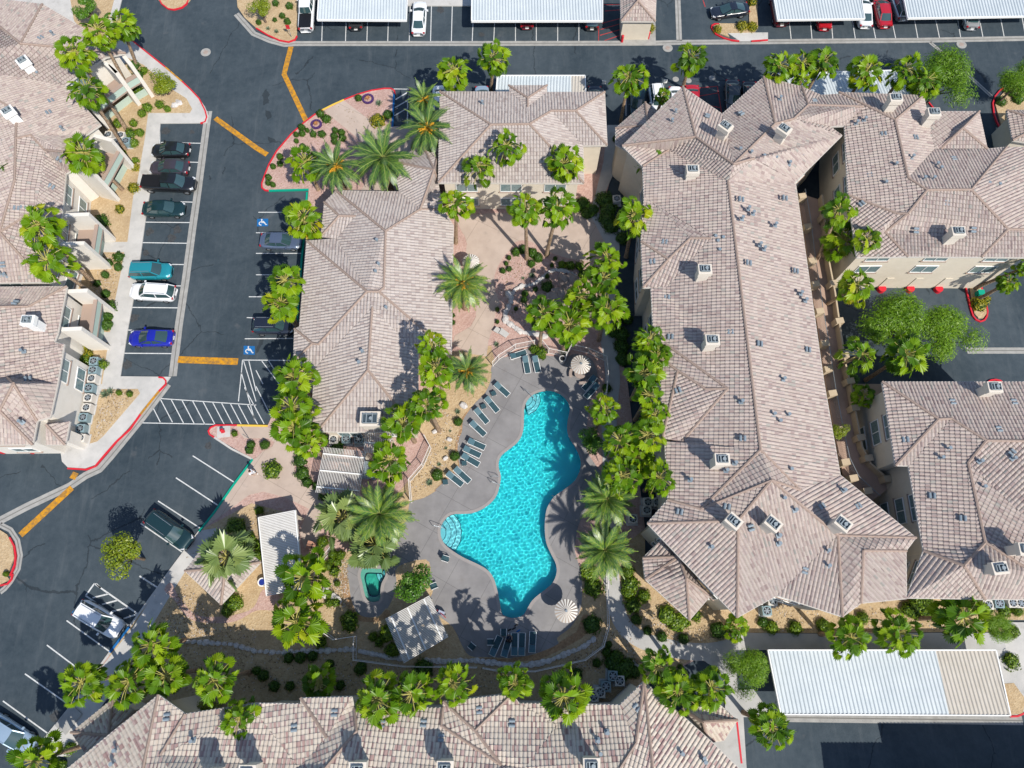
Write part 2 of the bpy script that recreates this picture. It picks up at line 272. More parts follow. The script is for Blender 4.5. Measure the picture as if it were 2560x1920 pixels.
from mathutils.geometry import tessellate_polygon
RIB,CRS=.33,.42
M_FASC=mat('fascia_paint',(.55,.51,.46),.7)
def clip1(pl,k,lim,sgn):
    out=[];n=len(pl)
    for i in range(n):
        a,b=pl[i],pl[(i+1)%n];da,db=(a[k]-lim)*sgn,(b[k]-lim)*sgn
        if da>=0: out.append(a)
        if (da>0 and db<0) or (da<0 and db>0):
            t=da/(da-db);out.append((a[0]+(b[0]-a[0])*t,a[1]+(b[1]-a[1])*t))
    return out
def plane_of(V):
    n=Vector((0,0,0));c=sum(V,Vector((0,0,0)))/len(V)
    for i in range(len(V)):
        a,b=V[i]-c,V[(i+1)%len(V)]-c;n+=a.cross(b)
    n.normalize()
    if n.z<0:n=-n
    return c,n
def rib_surface(V,rib=RIB,crs=CRS,amp=.095,lip=.045,prof=(0,.7,1,.85),slope=None):
    """tiles laid on the facet V: ribs run up the slope, courses step across it; heights follow the facet exactly"""
    c,n=plane_of(V)
    up=Vector(slope[:2]) if slope else Vector((-n.x,-n.y))
    if up.length<1e-4: up=Vector((0,1))
    up.normalize();u=Vector((up.y,-up.x));crs=crs*n.z if crs else crs
    P2=[(p.to_2d().dot(u),p.to_2d().dot(up)) for p in V]
    T=[]
    TS=tessellate_polygon([[Vector((p.x,p.y,0)) for p in V]])
    for t in TS:
        (x0,y0),(x1,y1),(x2,y2)=[P2[k] for k in t];d=(y1-y2)*(x0-x2)+(x2-x1)*(y0-y2)
        if abs(d)<1e-9: continue
        z0,z1,z2=[V[k].z for k in t];T.append(((y1-y2)/d,(x2-x1)/d,(y2-y0)/d,(x0-x2)/d,x2,y2,z0,z1,z2))
    def zz(x,y):
        best=-9e9;bz=0
        for a,b,c_,d_,x2,y2,z0,z1,z2 in T:
            l0=a*(x-x2)+b*(y-y2);l1=c_*(x-x2)+d_*(y-y2);l2=1-l0-l1;m=min(l0,l1,l2)
            if m>best:
                best=m;bz=l0*z0+l1*z1+l2*z2
                if m>=0: break
        return bz
    if sum(P2[i][0]*P2[(i+1)%len(P2)][1]-P2[(i+1)%len(P2)][0]*P2[i][1] for i in range(len(P2)))>0: P2=P2[::-1]
    umin,umax=min(p[0] for p in P2),max(p[0] for p in P2);v0=min(p[1] for p in P2)
    vs,fs,uv=[],[],[];K=len(prof);du=rib/K
    j=math.floor(umin/du)
    while j*du<umax:
        a=clip1(clip1(P2,0,j*du,1),0,(j+1)*du,-1)
        if len(a)>2:
            p0,p1=prof[j%K]*amp,prof[(j+1)%K]*amp
            y0,y1=min(p[1] for p in a),max(p[1] for p in a)
            kk=range(math.floor((y0-v0)/crs),math.floor((y1-v0)/crs)+1) if crs else [0]
            for k in kk:
                if crs:
                    lo,hi=v0+k*crs,v0+(k+1)*crs;q=clip1(clip1(a,1,lo,1),1,hi,-1)
                else: q=a
                if len(q)<3: continue
                b=len(vs)
                for x,y in q:
                    t=(x-j*du)/du;z=p0+(p1-p0)*t
                    if crs: z+=lip*(1-(y-lo)/crs)
                    vs.append(Vector((u.x*x+up.x*y,u.y*x+up.y*y,zz(x,y)+z)));uv.append(((j*2//K)+.5,k+.5))
                fs.append(tuple(range(b,b+len(q))))
        j+=1
    return vs,fs,uv,TS
def inset(pl,d):
    n=len(pl);A=sum(pl[i][0]*pl[(i+1)%n][1]-pl[(i+1)%n][0]*pl[i][1] for i in range(n));s=1 if A>0 else -1;out=[]
    for i in range(n):
        a,b,c=[Vector(pl[(i+k)%n][:2]) for k in (-1,0,1)];e1,e2=(b-a).normalized(),(c-b).normalized()
        n1,n2=Vector((-e1.y,e1.x))*s,Vector((-e2.y,e2.x))*s;m=(n1+n2)
        m=n1 if m.length<.2 else m.normalized();k=d/max(.35,m.dot(n1));out.append(b+m*k)
    return out
M_CHIM=mat('chimney_stucco',(.60,.54,.46),.9,col2=(.66,.60,.52),scale=2)
BOBJ={};M_FASC=mat('fascia_paint',(.55,.51,.46),.7)
FRAME_ME=PANE_ME=None
def win_mesh():
    global FRAME_ME,PANE_ME
    m=MB();w,h=2.3,1.4
    for x in (-w/2,w/2,0): m.box((x,-.03,0),(.07,.1,h))
    for z in (-h/2,h/2): m.box((0,-.03,z),(w+.07,.1,.07))
    m.box((0,-.07,-h/2-.1),(w+.3,.16,.12),mi=1)
    FRAME_ME=m.build('window',[M_WHITE,M_TRIM]);m=MB();m.box((0,-.012,0),(w,.05,h));PANE_ME=m.build('pane',M_GLASL,FRAME_ME)
class Bld:
    def __init__(s,name,label,spec,eave,pitch=.33,tile=TILE,wall=None,floors=(1.7,4.5,7.0),wins=True,fascia=M_FASC,cat='building',inw=.55,group=None,zbase=0,ridge=True):
        s.v={};s.f=[];s.o=[];s.extra=[]
        eaves={}
        for ln in spec.replace(';','\n').split('\n'):
            t=ln.split()
            if not t: continue
            if t[0]=='v':
                q=pts(t[2])[0];h=t[3] if len(t)>3 else 'e'
                if h=='e': s.v[t[1]]=P(q[0],q[1],eave)
                elif '-' in h:
                    a,b=h.split('-');A,B=s.v[a],s.v[b];d=(B-A).to_2d().normalized();z=eave
                    for _ in range(12):
                        p=P(q[0],q[1],z);w=(p-A).to_2d();z=A.z+pitch*abs(d.x*w.y-d.y*w.x)
                    s.v[t[1]]=P(q[0],q[1],z)
                else: s.v[t[1]]=P(q[0],q[1],float(h))
            elif t[0]=='f': s.f.append(t[1:])
            elif t[0]=='o': s.o.append(t[1:])
            elif t[0]=='r': s.extra.append((t[1],t[2]))
        root=s.root=empty(name,sum((s.v[k] for k in s.o[0]),Vector((0,0,0)))/len(s.o[0]));root.location.z=zbase;L=root.location.copy()
        tag(root,label,cat,group)
        vs,fs,uv=[],[],[];s.pl=[]
        for f in s.f:
            V=[s.v[k] for k in f];s.pl.append((V,)+plane_of(V))
            a,b,c,TS=rib_surface(V);n=len(vs);vs+=[p-L for p in a];fs+=[tuple(i+n for i in q) for q in b];uv+=c
            n=len(vs);vs+=[p-L-Vector((0,0,.04)) for p in V]
            for t in TS: fs.append(tuple(n+k for k in t));uv+=[(.5,.5)]*3
        s.roof=mobj('roof',vs,fs,tile,root,uvs=uv)
        # ridge and hip caps on convex shared edges
        cnt={};s.cap=0
        for f in s.f:
            for i in range(len(f)): cnt.setdefault(frozenset((f[i],f[(i+1)%len(f)])),[]).append(f)
        def capline(a,b):
            cap=MB();d=b-a;n=max(1,int(d.length/.42))
            for i in range(n):
                p,q=a+d*(i/n),a+d*((i+1.08)/n);z=Vector((0,0,.07));cap.tube([p-L+z,q-L+z+Vector((0,0,.02))],[.145,.12],6)
            cap.build('ridge_cap',M_CAP,s.roof)
        for e,ff in cnt.items():
            if len(ff)==2 and len(e)==2:
                a,b=[s.v[k] for k in e];m=(a+b)/2;cs=[sum((s.v[k] for k in f),Vector((0,0,0)))/len(f) for f in ff];q=[plane_of([s.v[k] for k in f]) for f in ff]
                # convex if centroid of the other face lies below this face's plane
                if (cs[1]-q[0][0]).dot(q[0][1])<-.02: capline(a,b)
        for a,b in s.extra: capline(s.v[a],s.v[b])
        # walls + fascia + windows
        wm=MB();fm=MB();s.wallpl=[]
        for oi,o in enumerate(s.o):
            pl=[s.v[k] for k in o];A=sum(pl[i].x*pl[(i+1)%len(pl)].y-pl[(i+1)%len(pl)].x*pl[i].y for i in range(len(pl)))
            if A<0: pl=pl[::-1]
            ins=inset(pl,inw);s.wallpl.append(ins);n=len(pl)
            V=[(p.x-L.x,p.y-L.y,0) for p in ins]+[(p.x-L.x,p.y-L.y,min(q.z for q in pl)-.12-L.z) for p in ins]
            wm.add(V,[(i,(i+1)%n,n+(i+1)%n,n+i) for i in range(n)])
            for i in range(n):
                a,b=pl[i]-L,pl[(i+1)%n]-L
                if abs(a.z-b.z)<.6: fm.bar(a+Vector((0,0,-.04)),b+Vector((0,0,-.04)),.09,.18)
            if wins:
                if FRAME_ME is None: win_mesh();first=True
                for i in range(n):
                    a,b=Vector((*ins[i],0)),Vector((*ins[(i+1)%n],0));d=b-a;ln=d.length
                    if ln<3.2: continue
                    mid=(a+b)/2;nn=Vector((d.y,-d.x,0)).normalized()
                    if nn.dot(-mid)<2 : continue
                    k=max(1,int(ln/4.2))
                    for j in range(k):
                        p=a+d*((j+.5)/k)
                        for z in floors:
                            if z>eave-.9: continue
                            X,Y,_=I((p.x,p.y,z))
                            if not(-40<X<2600 and -40<Y<1960): continue
                            w=FRAME_ME if not FRAME_ME.get('used') else FRAME_ME.copy();
                            if w is not FRAME_ME: link(w)
                            FRAME_ME['used']=1;w.parent=root;w.location=Vector((p.x,p.y,z))-L;w.rotation_euler=(0,0,math.atan2(d.y,d.x))
                            if w is FRAME_ME: pass
                            else: g=PANE_ME.copy();link(g);g.parent=w
        wm.build('wall',wall or M_STUC,root)
        if fascia: fm.build('fascia',fascia,root)
        BOBJ[name+label[:4]]=s
    def zat(s,x,y):
        best=None
        for V,c,n in s.pl:
            ins=False;m=len(V)
            for i in range(m):
                a,b=V[i],V[(i+1)%m]
                if (a.y>y)!=(b.y>y) and x<(b.x-a.x)*(y-a.y)/(b.y-a.y)+a.x: ins=not ins
            if ins:
                z=c.z-(n.x*(x-c.x)+n.y*(y-c.y))/n.z
                if best is None or z>best[0]: best=(z,n)
        return best
    def on(s,px,py,up=0):
        z=s.pl[0][1].z+up;n=Vector((0,0,1))
        for _ in range(14):
            p=P(px,py,z);r=s.zat(p.x,p.y)
            if r is None: return None
            z=r[0]+up;n=r[1]
        p=P(px,py,z);p.z-=up;return p,n
    def chimney(s,spec,rz=0,ht=1.9,w=.98,d=.78,wall=None):
        for q in pts(spec):
            r=s.on(q[0],q[1],ht)
            if not r: print('no roof for chimney',q);continue
            p,n=r;p=p-s.root.location
            m=MB();ca,sa=math.cos(rz),math.sin(rz)
            def fr(w0,d0,z0,w1,d1,z1,mi=0):
                V=[(p.x+a*w_/2*ca-b*d_/2*sa,p.y+a*w_/2*sa+b*d_/2*ca,p.z+z_) for w_,d_,z_ in ((w0,d0,z0),(w1,d1,z1)) for a,b in ((-1,-1),(1,-1),(1,1),(-1,1))]
                m.add(V,[(0,1,5,4),(1,2,6,5),(2,3,7,6),(3,0,4,7)]+([(4,5,6,7)] if mi==0 else []),mi)
            fr(w,d,-1.2,w,d,ht*.6);fr(w,d,ht*.6,w+.3,d+.25,ht*.72);fr(w+.3,d+.25,ht*.72,w+.3,d+.25,ht)
            c=m.build('chimney',wall or M_CHIM,s.roof)
            m=MB();m.box((0,0,ht+.03),(w*.85,d*.8,.06),mi=0)
            for k in (-1,1): m.box((0,k*d*.36,ht+.12),(w*.9,.05,.16),mi=1);m.box((k*w*.42,0,ht+.12),(.05,d*.8,.16),mi=1)
            for k in (-.2,.15): m.box((k*w,0,ht+.2),(.09,d*.8,.03),mi=1)
            m.cyl((.1,0),.16,ht,ht+.3,10,1);h=m.build('flue_cap',[mat('flue_metal',(.07,.10,.12),.4,metal=.3),mat('flue_slat',(.24,.28,.30),.5)],c)
            for vv in h.data.vertices:
                x,y=vv.co.x,vv.co.y;vv.co.x=p.x+x*ca-y*sa;vv.co.y=p.y+x*sa+y*ca;vv.co.z+=p.z
    def vents(s,twin='',pipe=''):
        for spec,kind in ((twin,0),(pipe,1)):
            for q in pts(spec):
                r=s.on(q[0],q[1],.05)
                if not r: continue
                p,n=r;m=MB();z=Vector((0,0,1))
                M=Matrix.Translation(p-s.root.location)@n.to_track_quat('Z','Y').to_matrix().to_4x4()
                if kind==0:
                    for k in (-.21,.21): m.tube([M@Vector((-.24,k*.85,.06)),M@Vector((.24,k*.85,.06))],.13,8)
                else:
                    m.box((0,0,.06),(.4,.4,.05),M=M);b=p-s.root.location;m.cyl((b.x,b.y),.09,b.z,b.z+.55,8);m.cyl((b.x,b.y),.16,b.z+.5,b.z+.6,8)
                m.build('roof_vent' if kind==0 else 'vent_pipe',M_VENT,s.roof)
B4=Bld('courtyard_building','two storey building with tan tiled roof between the courtyard and the carport behind it','''
v a 01:1590,795;v g 02:800,798;v m 01:1575,1582;v l 02:620,1585;v k 02:612,1262;v h 02:822,1258
v c 01:2030,1080 a-g;v d 02:150,1075 a-g;v e 02:340,960 a-g;v f 02:550,960 a-g
v n1 01:2185,742;v n2 02:302,740;v n3 02:135,850 n1-n2;v n4 02:135,930 a-g;v n5 02:304,800;v n6 01:2190,797
f a c n4 n6;f n5 n4 d e f g;f c d n4;f d e k l;f e f h k;f f g h;f c d l m;f a c m;f n1 n2 n3;f n2 n3 n4 n5;f n1 n3 n4 n6
o a n6 n5 g h k l m''',6.0,tile=TILE2,floors=(1.7,4.4))
B3=Bld('clubhouse','large single storey clubhouse with pale tiled hip roof between the parking drive and the pool',"""
v w1 11:440,425;v w2 11:378,1165;v w3 11:335,1185;v w4 11:325,1465;v w5 11:430,1520;v w6 11:510,1525;v w6b 21:478,330;v w7 21:532,412
v s1 21:1400,418;v e3 11:1400,1390;v e2 11:1688,1400;v e1 11:1705,290;v ne 11:1620,160;v nw 11:690,-10;v na 11:1240,0;v p3 11:700,405
v p1 11:590,92;v p2 11:560,388
v r1 11:1120,340 e1-e2;v r2 11:1105,830 e1-e2;v t1 11:1062,862 e1-e2;v t2 11:960,862 w1-w2;v n0 11:1420,152 nw-na
v j1 11:540,1318 w1-w2;v j2 11:490,1310 w3-w4;v y1 11:1005,1000 w6-w7;v y2 11:968,1540 w6-w7
v q1 11:720,208 p1-p2;v q2 11:860,212 nw-p3
v rt 01:1540,1470 6.6;v b 01:1180,1400;v c 01:1440,1255;v d 01:1572,1330;v g 01:1572,1582
f w1 t2 j1 j2 w2;f w3 j2 w4;f w2 j2 w3;f w1 p3 t2;f nw r1 r2 t1 t2 p3 q2;f nw na n0 r1;f r1 n0 ne e1 e2 t1 r2
f t2 t1 e2 e3 y1 w6 w5 w4 j2 j1;f w6 y1 y2 w7 w6b;f y2 s1 w7;f y1 e3 s1 y2;f p1 q1 p2;f p1 nw q2 q1;f q1 q2 p3 p2
f rt na b;f rt b c;f rt c d;f rt n0 na;f rt g n0;f rt d g;f g ne n0
o nw na b c d g ne e1 e2 e3 s1 w7 w6b w6 w5 w4 w3 w2 w1 p3""",4.6,tile=TILE2,floors=(1.6,))
B3.chimney('21:985,300',0,1.6,1.6,1.2);B3.vents(pipe='11:1050,430 11:1040,700 11:895,1480 11:925,1385 11:1065,635 11:1130,1010')
B4.vents(pipe='01:1955,900')
B5=Bld('apartment_building','long apartment building with tan tiled roof and a row of chimneys right of the pool',"""
v a 02:1475,752;v b 02:952,1262;v b2 02:1128,1440;v w1 12:1140,40;v w1a 12:1115,430;v w1b 12:1130,828;v w1c 12:1200,828
v w2 12:1225,1300;v w2a 12:1280,1440;v w2b 22:1300,470;v w2c 22:1320,500;v w3 22:1345,1000;v g1 22:1168,1205
v g 32:1945,358;v g2 33:75,168;v g3 33:640,352;v g4 33:800,235;v h1 33:1195,195;v h2 33:1300,195
v e5 23:1190,1442;v e4 23:1275,1328;v e2 23:622,788;v e1 13:480,1640;v k2 03:235,1575;v k1 03:638,1172;v k0 03:530,1095
v v 02:1815,988;v c 02:2172,668
v p1 02:1585,1185 a-b;v q 02:1912,1422 a-b;v t 02:1865,1570 w1-w3;v r2 22:2145,572 w1-w3;v u 02:2090,1372 w1-w3;v s 02:1352,1302 7.6
v p2 03:60,1072 c-v;v m1 03:290,752;v m2 03:345,910 9.1;v m3 03:820,925 9.0;v m4 03:455,825;v m5 03:220,1030 9.6;v m6 03:610,815;v m7 03:660,1090
v z 23:28,832 g1-g;v y1 22:1950,1182 g1-g;v x1 22:1632,1082 w1-w3;v y2 23:600,1308 g-g2;v x2 23:272,915 9.2
v y3 23:820,1440 9.2
v l1 12:1350,585 w1a-w1b;v l2 12:1538,402 w1a-w1b;v l3 12:1715,402 w1-w3;v l4 12:1225,108;v l5 12:1340,822
v n1 12:1430,1545 w2a-w2b;v n2 22:1670,45 w2a-w2b;v n3 22:1860,42 w1-w3;v n4 22:1470,497;v n5 12:1330,1320
f a p1 b;f a v q p1;f b p1 q s;f s q u t;f b s b2;f c p2 q v;f c m1 m5 p2
f s t r2 x1 w3 w2c n4 n3 n5 w2 w1c l5 l3 l4 w1 b2;f t u k2 e1 e2 x2 r2
f p2 m5 k1 k2 u q;f m1 m2 m5;f m1 m4 m2;f m4 m6 m3 m2;f m2 m3 m7 k0 m5;f m5 k0 k1
f w1a l1 w1b;f w1a w1 l4 l2 l1;f l4 l3 l2;f l1 l2 l3 l5 w1c w1b
f w2a n1 w2b;f n5 n3 n2 n1 w2a;f n1 n2 n3 n4 w2b
f r2 x2 z x1;f z y1 g1 w3 x1;f g1 y1 g;f z y2 g2 y1;f y1 g2 g;f z x2 e2 e4 y2;f y2 g3 g2;f y2 e4 e5 y3 g4 g3;f y3 e5 h1 g4
o a b b2 w1 w1a w1b w1c w2 w2a w2b w2c w3 g1 g g2 g3 g4 h1 e5 e4 e2 e1 k2 k1 k0 m7 m6 m4 m1 c v""",8.0,pitch=.3)
B5.chimney('12:1670,665 12:1735,1275 22:1820,650 02:1565,1460',0,2.0);B5.chimney('02:1850,1085 03:145,1110 22:1920,1185 23:50,1205 23:655,1205',-.75,1.9)
B5.vents('12:1320,430 12:1215,600 12:1840,830 12:1340,910 12:1890,1210 12:1370,1250 12:1980,60 22:1435,55 22:1995,470 22:1450,1105 22:1860,1060 22:2065,1240 23:320,1610 23:465,1055 23:780,1055 02:1550,1285 02:1690,1000 02:1980,980 02:1750,1640 03:290,1330 03:400,870 12:2045,610 12:2140,1310 13:145,50 13:240,680 13:345,1360',
 '12:2040,150 12:2080,190 12:1985,235 12:1750,400 12:1770,440 12:1815,410 12:1785,515 12:2140,460 12:2175,495 22:1980,155 22:1925,685 22:1850,750 22:1540,830 22:1720,1410 02:1380,1055 02:1410,975 02:1965,1305 02:2060,1330 02:2170,1365 03:100,860 03:60,1380 03:180,1420 13:60,290 13:280,880 13:320,940 13:130,1620 23:45,265 23:170,270 23:95,325 23:190,740 23:130,990 23:650,920 23:230,1090 23:510,1440 23:90,1310 23:90,1380 23:515,1570')
B6=Bld('apartment_building','apartment building with tan tiled roof and cream facade above the parking court, upper right',"""
v a 03:660,1090;v a0 03:665,1012;v a2 13:690,30;v a3 13:765,568;v a4 13:1205,562;v a5 13:1840,565;v a6 13:2300,570;v a7 03:2560,1290;v b7 03:2060,1272;v b6 03:1892,1290;v b5 03:1822,966;v b4 03:1372,966;v b3 03:1342,828;v b2 03:612,800
v c1 03:885,935 a-a3;v c2 03:1095,1040 b2-b3;v c3 03:1208,1540 a-a3;v c4 03:1372,1645 a4-a5;v c5 03:1752,1642 a4-a5
v d1 13:1110,188 8.9;v d2 13:1000,300;v d3 13:1205,190 a4-a5;v d4 13:1010,350;v d5 13:2070,325 a4-a5;v d6 13:2400,330 a4-a5
v f1 03:1680,1110 b4-b5;v f2 03:1490,1290;v f3 03:1440,1290 8.2
f a0 b2 c1;f b2 b3 c2 c1;f a0 c1 c2 c3 c4 d3 d1 a2 a;f a2 d1 d3 d4 a4 a3;f c4 c5 d5 a5 a4 d4 d3;f d5 d6 a6 a5;f b3 b4 f3 c3 c2
f b4 b5 f1 f2 f3;f f1 b6 f2;f b5 b6 f1;f f3 f2 b6 b7 c5 c4 c3;f b7 a7 d6 d5 c5
o a0 b2 b3 b4 b5 b6 b7 a7 a6 a5 a4 a3 a2 a""",8.0,pitch=.3,floors=(4.5,7.0))
B6.chimney('03:1110,840 03:1440,965 13:1650,335',0,2.0);B6.vents('13:1280,330 13:1775,325 13:1540,92 13:810,100 03:1000,1155 03:880,1510 03:1605,1370 03:1275,1185','03:1095,1430 03:1450,1430 03:1480,1465 03:1340,1550 03:1420,1550 03:1980,1610 03:1890,1600 03:1005,1590 03:760,1070 03:830,1040 03:1240,1365')
B7=Bld('apartment_building','apartment building with tan tiled roof at the right edge, below the parking court',"""
v a 13:985,1642;v b 13:2400,1642;v c 33:2400,205;v d 33:1870,200;v e 33:1195,190;v f 23:1342,1442;v g 23:1212,708;v h 23:1100,705
v r1 23:1290,185 a-h;v r2 23:1470,305 a-h;v r3 23:1580,300 a-b;v r4 23:1882,490 a-b;v r5 23:2300,495 a-b;v r6 23:1725,682 f-g;v r7 23:1872,1370 f-g;v r8 33:1300,10 9.3;v r9 23:1690,1570 9.5;v r10 23:2300,1640 10;v x 23:2300,1230 9.6
f a b r5 r4 r3 r2 r1;f a r1 r2 h;f r2 r3 g h;f r3 r4 r6 r7 r9 f g;f r4 r5 x r6;f r6 x r10 r7;f r9 r7 r10 c d;f f r9 d e
o a b c d e f g h""",8.0,pitch=.3)
B7.chimney('23:1965,25 23:2240,1425',0,2.0);B7.chimney('23:2010,1590',.1,1.9)
B7.vents('23:1190,480 23:1420,965 23:1685,1160 23:1595,155 23:2125,155 23:1995,390 23:2110,590','23:1490,640 23:1550,560 23:1825,670 23:1850,890 23:2110,645')
B8=Bld('apartment_building','long apartment building with cream and maroon mixed roof tiles along the bottom edge',"""
v a 30:1370,1028;v b 30:540,1700;v b0 30:300,2000;v d 30:1602,1192;v e 31:-10,1100;v f 31:388,1105;v f1 31:390,1055;v g 31:830,1045;v g1 31:850,1140;v h 31:1615,1140;v h1 31:1620,1085;v i 31:2212,1020;v i1 32:60,1100;v j 32:930,1115;v k 32:1140,910;v l 32:1720,1430;v m 32:2300,2000
v c 30:1240,1659 a-b;v cc 30:1180,2000 a-b;v c2 32:1215,1659 k-l;v cd 32:1250,2000 k-l
v n 30:1390,1545 9.0;v n1 30:1470,1680 9.8;v p 31:372,1659 d-j;v q1 31:612,1392 f1-g;v q2 31:1892,1335 h1-i;v q3 31:2122,1632 d-j;v s 32:1070,1440 9.0;v s1 32:930,1659 9.8
v y1 31:-10,2000 10.5;v y2 32:930,2000 10.5;v w0 31:0,1172 8.2;v v2 31:870,1340 9.0;v v3 31:600,1659 10;v v4 31:1600,1290 8.5;v v5 31:2000,1750 9.9;v v6 32:390,1290 8.3;v v7 32:110,1659 9.8
f a c cc b0 b;f a d n n1 cc c;f d e f f1 q1 p w0 n;f n w0 p y1 cc n1;f f1 g q1;f q1 g g1 v2 v3 y1 p;f g1 h v4 q3 v5 y2 y1 v3 v2;f h1 i q2;f h h1 q2 q3 v4;f q2 i i1 v6 v7 q3;f v6 i1 j s s1 y2 v5 q3 v7;f k j s;f k s s1 cd c2;f k c2 cd m l
o a b b0 m l k j i1 i h1 h g1 g f1 f e d""",8.0,pitch=.3,tile=TILE3,wins=False)
B8.chimney('32:690,1640 31:875,1675 31:1632,1665 30:1800,1740',0,1.9);B8.chimney('31:-80,1700',0,1.9)
B8.vents('30:1440,1220 30:915,1200 31:330,1315 31:678,1185 31:1088,1280 31:1448,1275 31:1930,1160 31:2212,1275 32:1080,1140 31:1600,1400','30:1670,1420 30:985,1615 30:1010,1500 32:740,1420 32:820,1350 32:760,1530 32:1465,1530 32:1650,1570 32:1660,1600')
B1=Bld('apartment_building','apartment building with faded pink tiled roof at the upper left corner',"""
v a 00:370,40;v b 00:1088,462;v c 00:915,500;v c1 00:760,592;v d 00:560,742;v e 00:872,1080;v e1 00:745,1168;v f 00:640,1462;v g 00:572,1502;v g1 10:548,98;v h 10:500,470;v i 10:384,780;v j 10:-350,795;v k 00:-350,-50
v r1 00:182,380 a-b;v r2 00:150,965 7.4;v r3 00:140,1200 8.1;v r4 00:270,1170 7.6;v r5 00:388,1298 7.2;v r6 00:345,1659 7.5;v r6b 10:300,165 7.3;v x 00:0,640 7.1;v x2 00:-200,480 7.7;v x3 00:-200,760 7.9;v x4 00:-200,1400 8.5;v x5 10:-200,300 8.5;v r7 00:130,1560 8.3;v r8 10:0,350 8.0;v u 00:540,1312 8.1
f a b r1;f r1 b c c1 d x x2 k;f a r1 k;f x d e r2 x3 x2;f r2 e e1 u r5 r4 r3;f x3 r2 r3 r7 r8 x5 x4;f r3 r4 r5 r6 r6b r8 r7;f r5 u f g g1 r6b r6;f r6b g1 h i r8;f r8 i j x5
o a b c c1 d e e1 f g g1 h i j k""",5.8,pitch=.3,wall=M_STUCW,inw=.5)
B1.chimney('00:190,520',.7,1.9,wall=M_WHITE);B1.chimney('00:60,955',.7,1.7,wall=M_WHITE);B1.vents('00:440,870 00:420,970 00:510,1375 00:440,1610 00:350,325 00:80,545 00:10,1230 10:140,140 10:200,130 10:25,625','00:460,300 00:545,1120 10:20,715 10:60,725 00:210,620 00:340,650')
B2=Bld('apartment_building','apartment building with faded pink tiled roof at the left edge beside blue parked cars',"""
v a 10:-350,825;v b 10:580,818;v c 10:500,1225;v c1 10:470,1300;v c2 10:557,1318;v d 10:500,1659;v d1 20:436,290;v e 20:325,318;v f 20:285,525;v g 20:-350,530
v r1 10:250,992 b-c;v r2 10:65,1602 c2-d;v x1 10:-350,1000 8.1;v x2 20:-350,0 8.1;v s1 20:0,232 7.5;v s2 10:-100,1640 8.1;v s3 20:120,0 9.2
f b r1 x1 a;f b c c1 c2 r2 s2 x2 x1 r1;f r2 c2 d d1 e s3;f s2 r2 s3 s1 x2;f s3 e f s1;f s1 f g x2
o a b c c1 c2 d d1 e f g""",5.8,pitch=.3,wall=M_STUCW,inw=.5)
B2.chimney('10:235,1105',0,1.9,wall=M_WHITE);B2.vents('10:130,955 10:235,1615 10:20,625','10:205,1380 20:190,330')
def lowroof(spec,label,eave,name='porch_roof_building',tile=TILE,**k): return Bld(name,label,spec,eave,tile=tile,wins=False,**k)
lowroof('v a 20:415,330;v b 20:606,326;v c 20:566,526;v d 20:400,526;v e 20:402,352 5.2;f a b c e;f e c d;o a b c d',"small tiled garage wing at the south corner of the left edge building",4.2,'garage_wing',wall=M_STUCW)
lowroof('v a 22:1130,1505;v b 22:1290,1345;v c 32:1712,172;v d 32:1532,380;v e 32:1150,30;v r1 22:1440,1492 a-b;v r2 32:1505,20 a-b;f a b c r2 r1;f a r1 e;f r1 r2 d e;f r2 c d;o a b c d e',"low tiled hip roofed stair block at the corner below the pool side date palms",5.2,'stair_block',inw=.8)
lowroof('v a 02:895,1250;v b 02:1150,888;v c 02:1270,970;v d 02:1000,1262;v e 02:1090,1370;v p 02:1175,1085 7.4;v n 02:895,1110;f n b p;f b c d p;f n p d e a;o n b c d e a',"low tiled wing at the north west corner of the long building",6.0,'stair_block',inw=.4)
lowroof('v a 32:1470,1150;v b 32:1790,1110;v c 32:1945,1245;v d 32:1830,1420;v e 32:1700,1440;v p 32:1650,1262 6.2;f a b c p;f c d e p;f a p e;o a b c d e',"low tiled wing with a hip roof at the east end of the bottom building",5.0,'stair_block',tile=TILE3,inw=.6)
lowroof('v a 30:620,1350;v b 30:980,1060;v c 30:1170,1165;v d 30:740,1530;v p 30:940,1375 6.2;f a b p;f b c p;f c d p;f a p d;o a b c d',"low tiled wing beside the sidewalk at the west end of the bottom building",5.0,'stair_block',tile=TILE3,inw=.6)
lowroof('v a 20:1885,1243;v b 21:40,1540;v c 30:1912,246;v d 20:1600,1615;v p 20:1950,1590 4.4;f a b p;f b c p;f c d p;f a p d;o a b c d',"small pavilion with a weathered square hip roof under a silver green palm",3.2,'pavilion',tile=TILE2,inw=.9)
lowroof('v a 02:935,-30;v b 02:1245,-30;v c 02:1238,188;v d 02:942,186;v p 02:1088,10 4.6;v q 02:1088,-30 4.6;f a q p d;f q b c p;f d p c;o a b c d',"small tiled roof trash enclosure with grey gates between two red curbs",3.2,'trash_enclosure',inw=.35)
lowroof('v a 03:2060,955;v b 03:2400,955;v c 03:2400,1260;v d 03:2110,1215;v p 03:2400,1060 4.8;f a b p;f d a p;f p c d;o a b c d',"corner of a low tiled roof at the right edge beside a red curb",3.6,'gate_house',inw=.5)
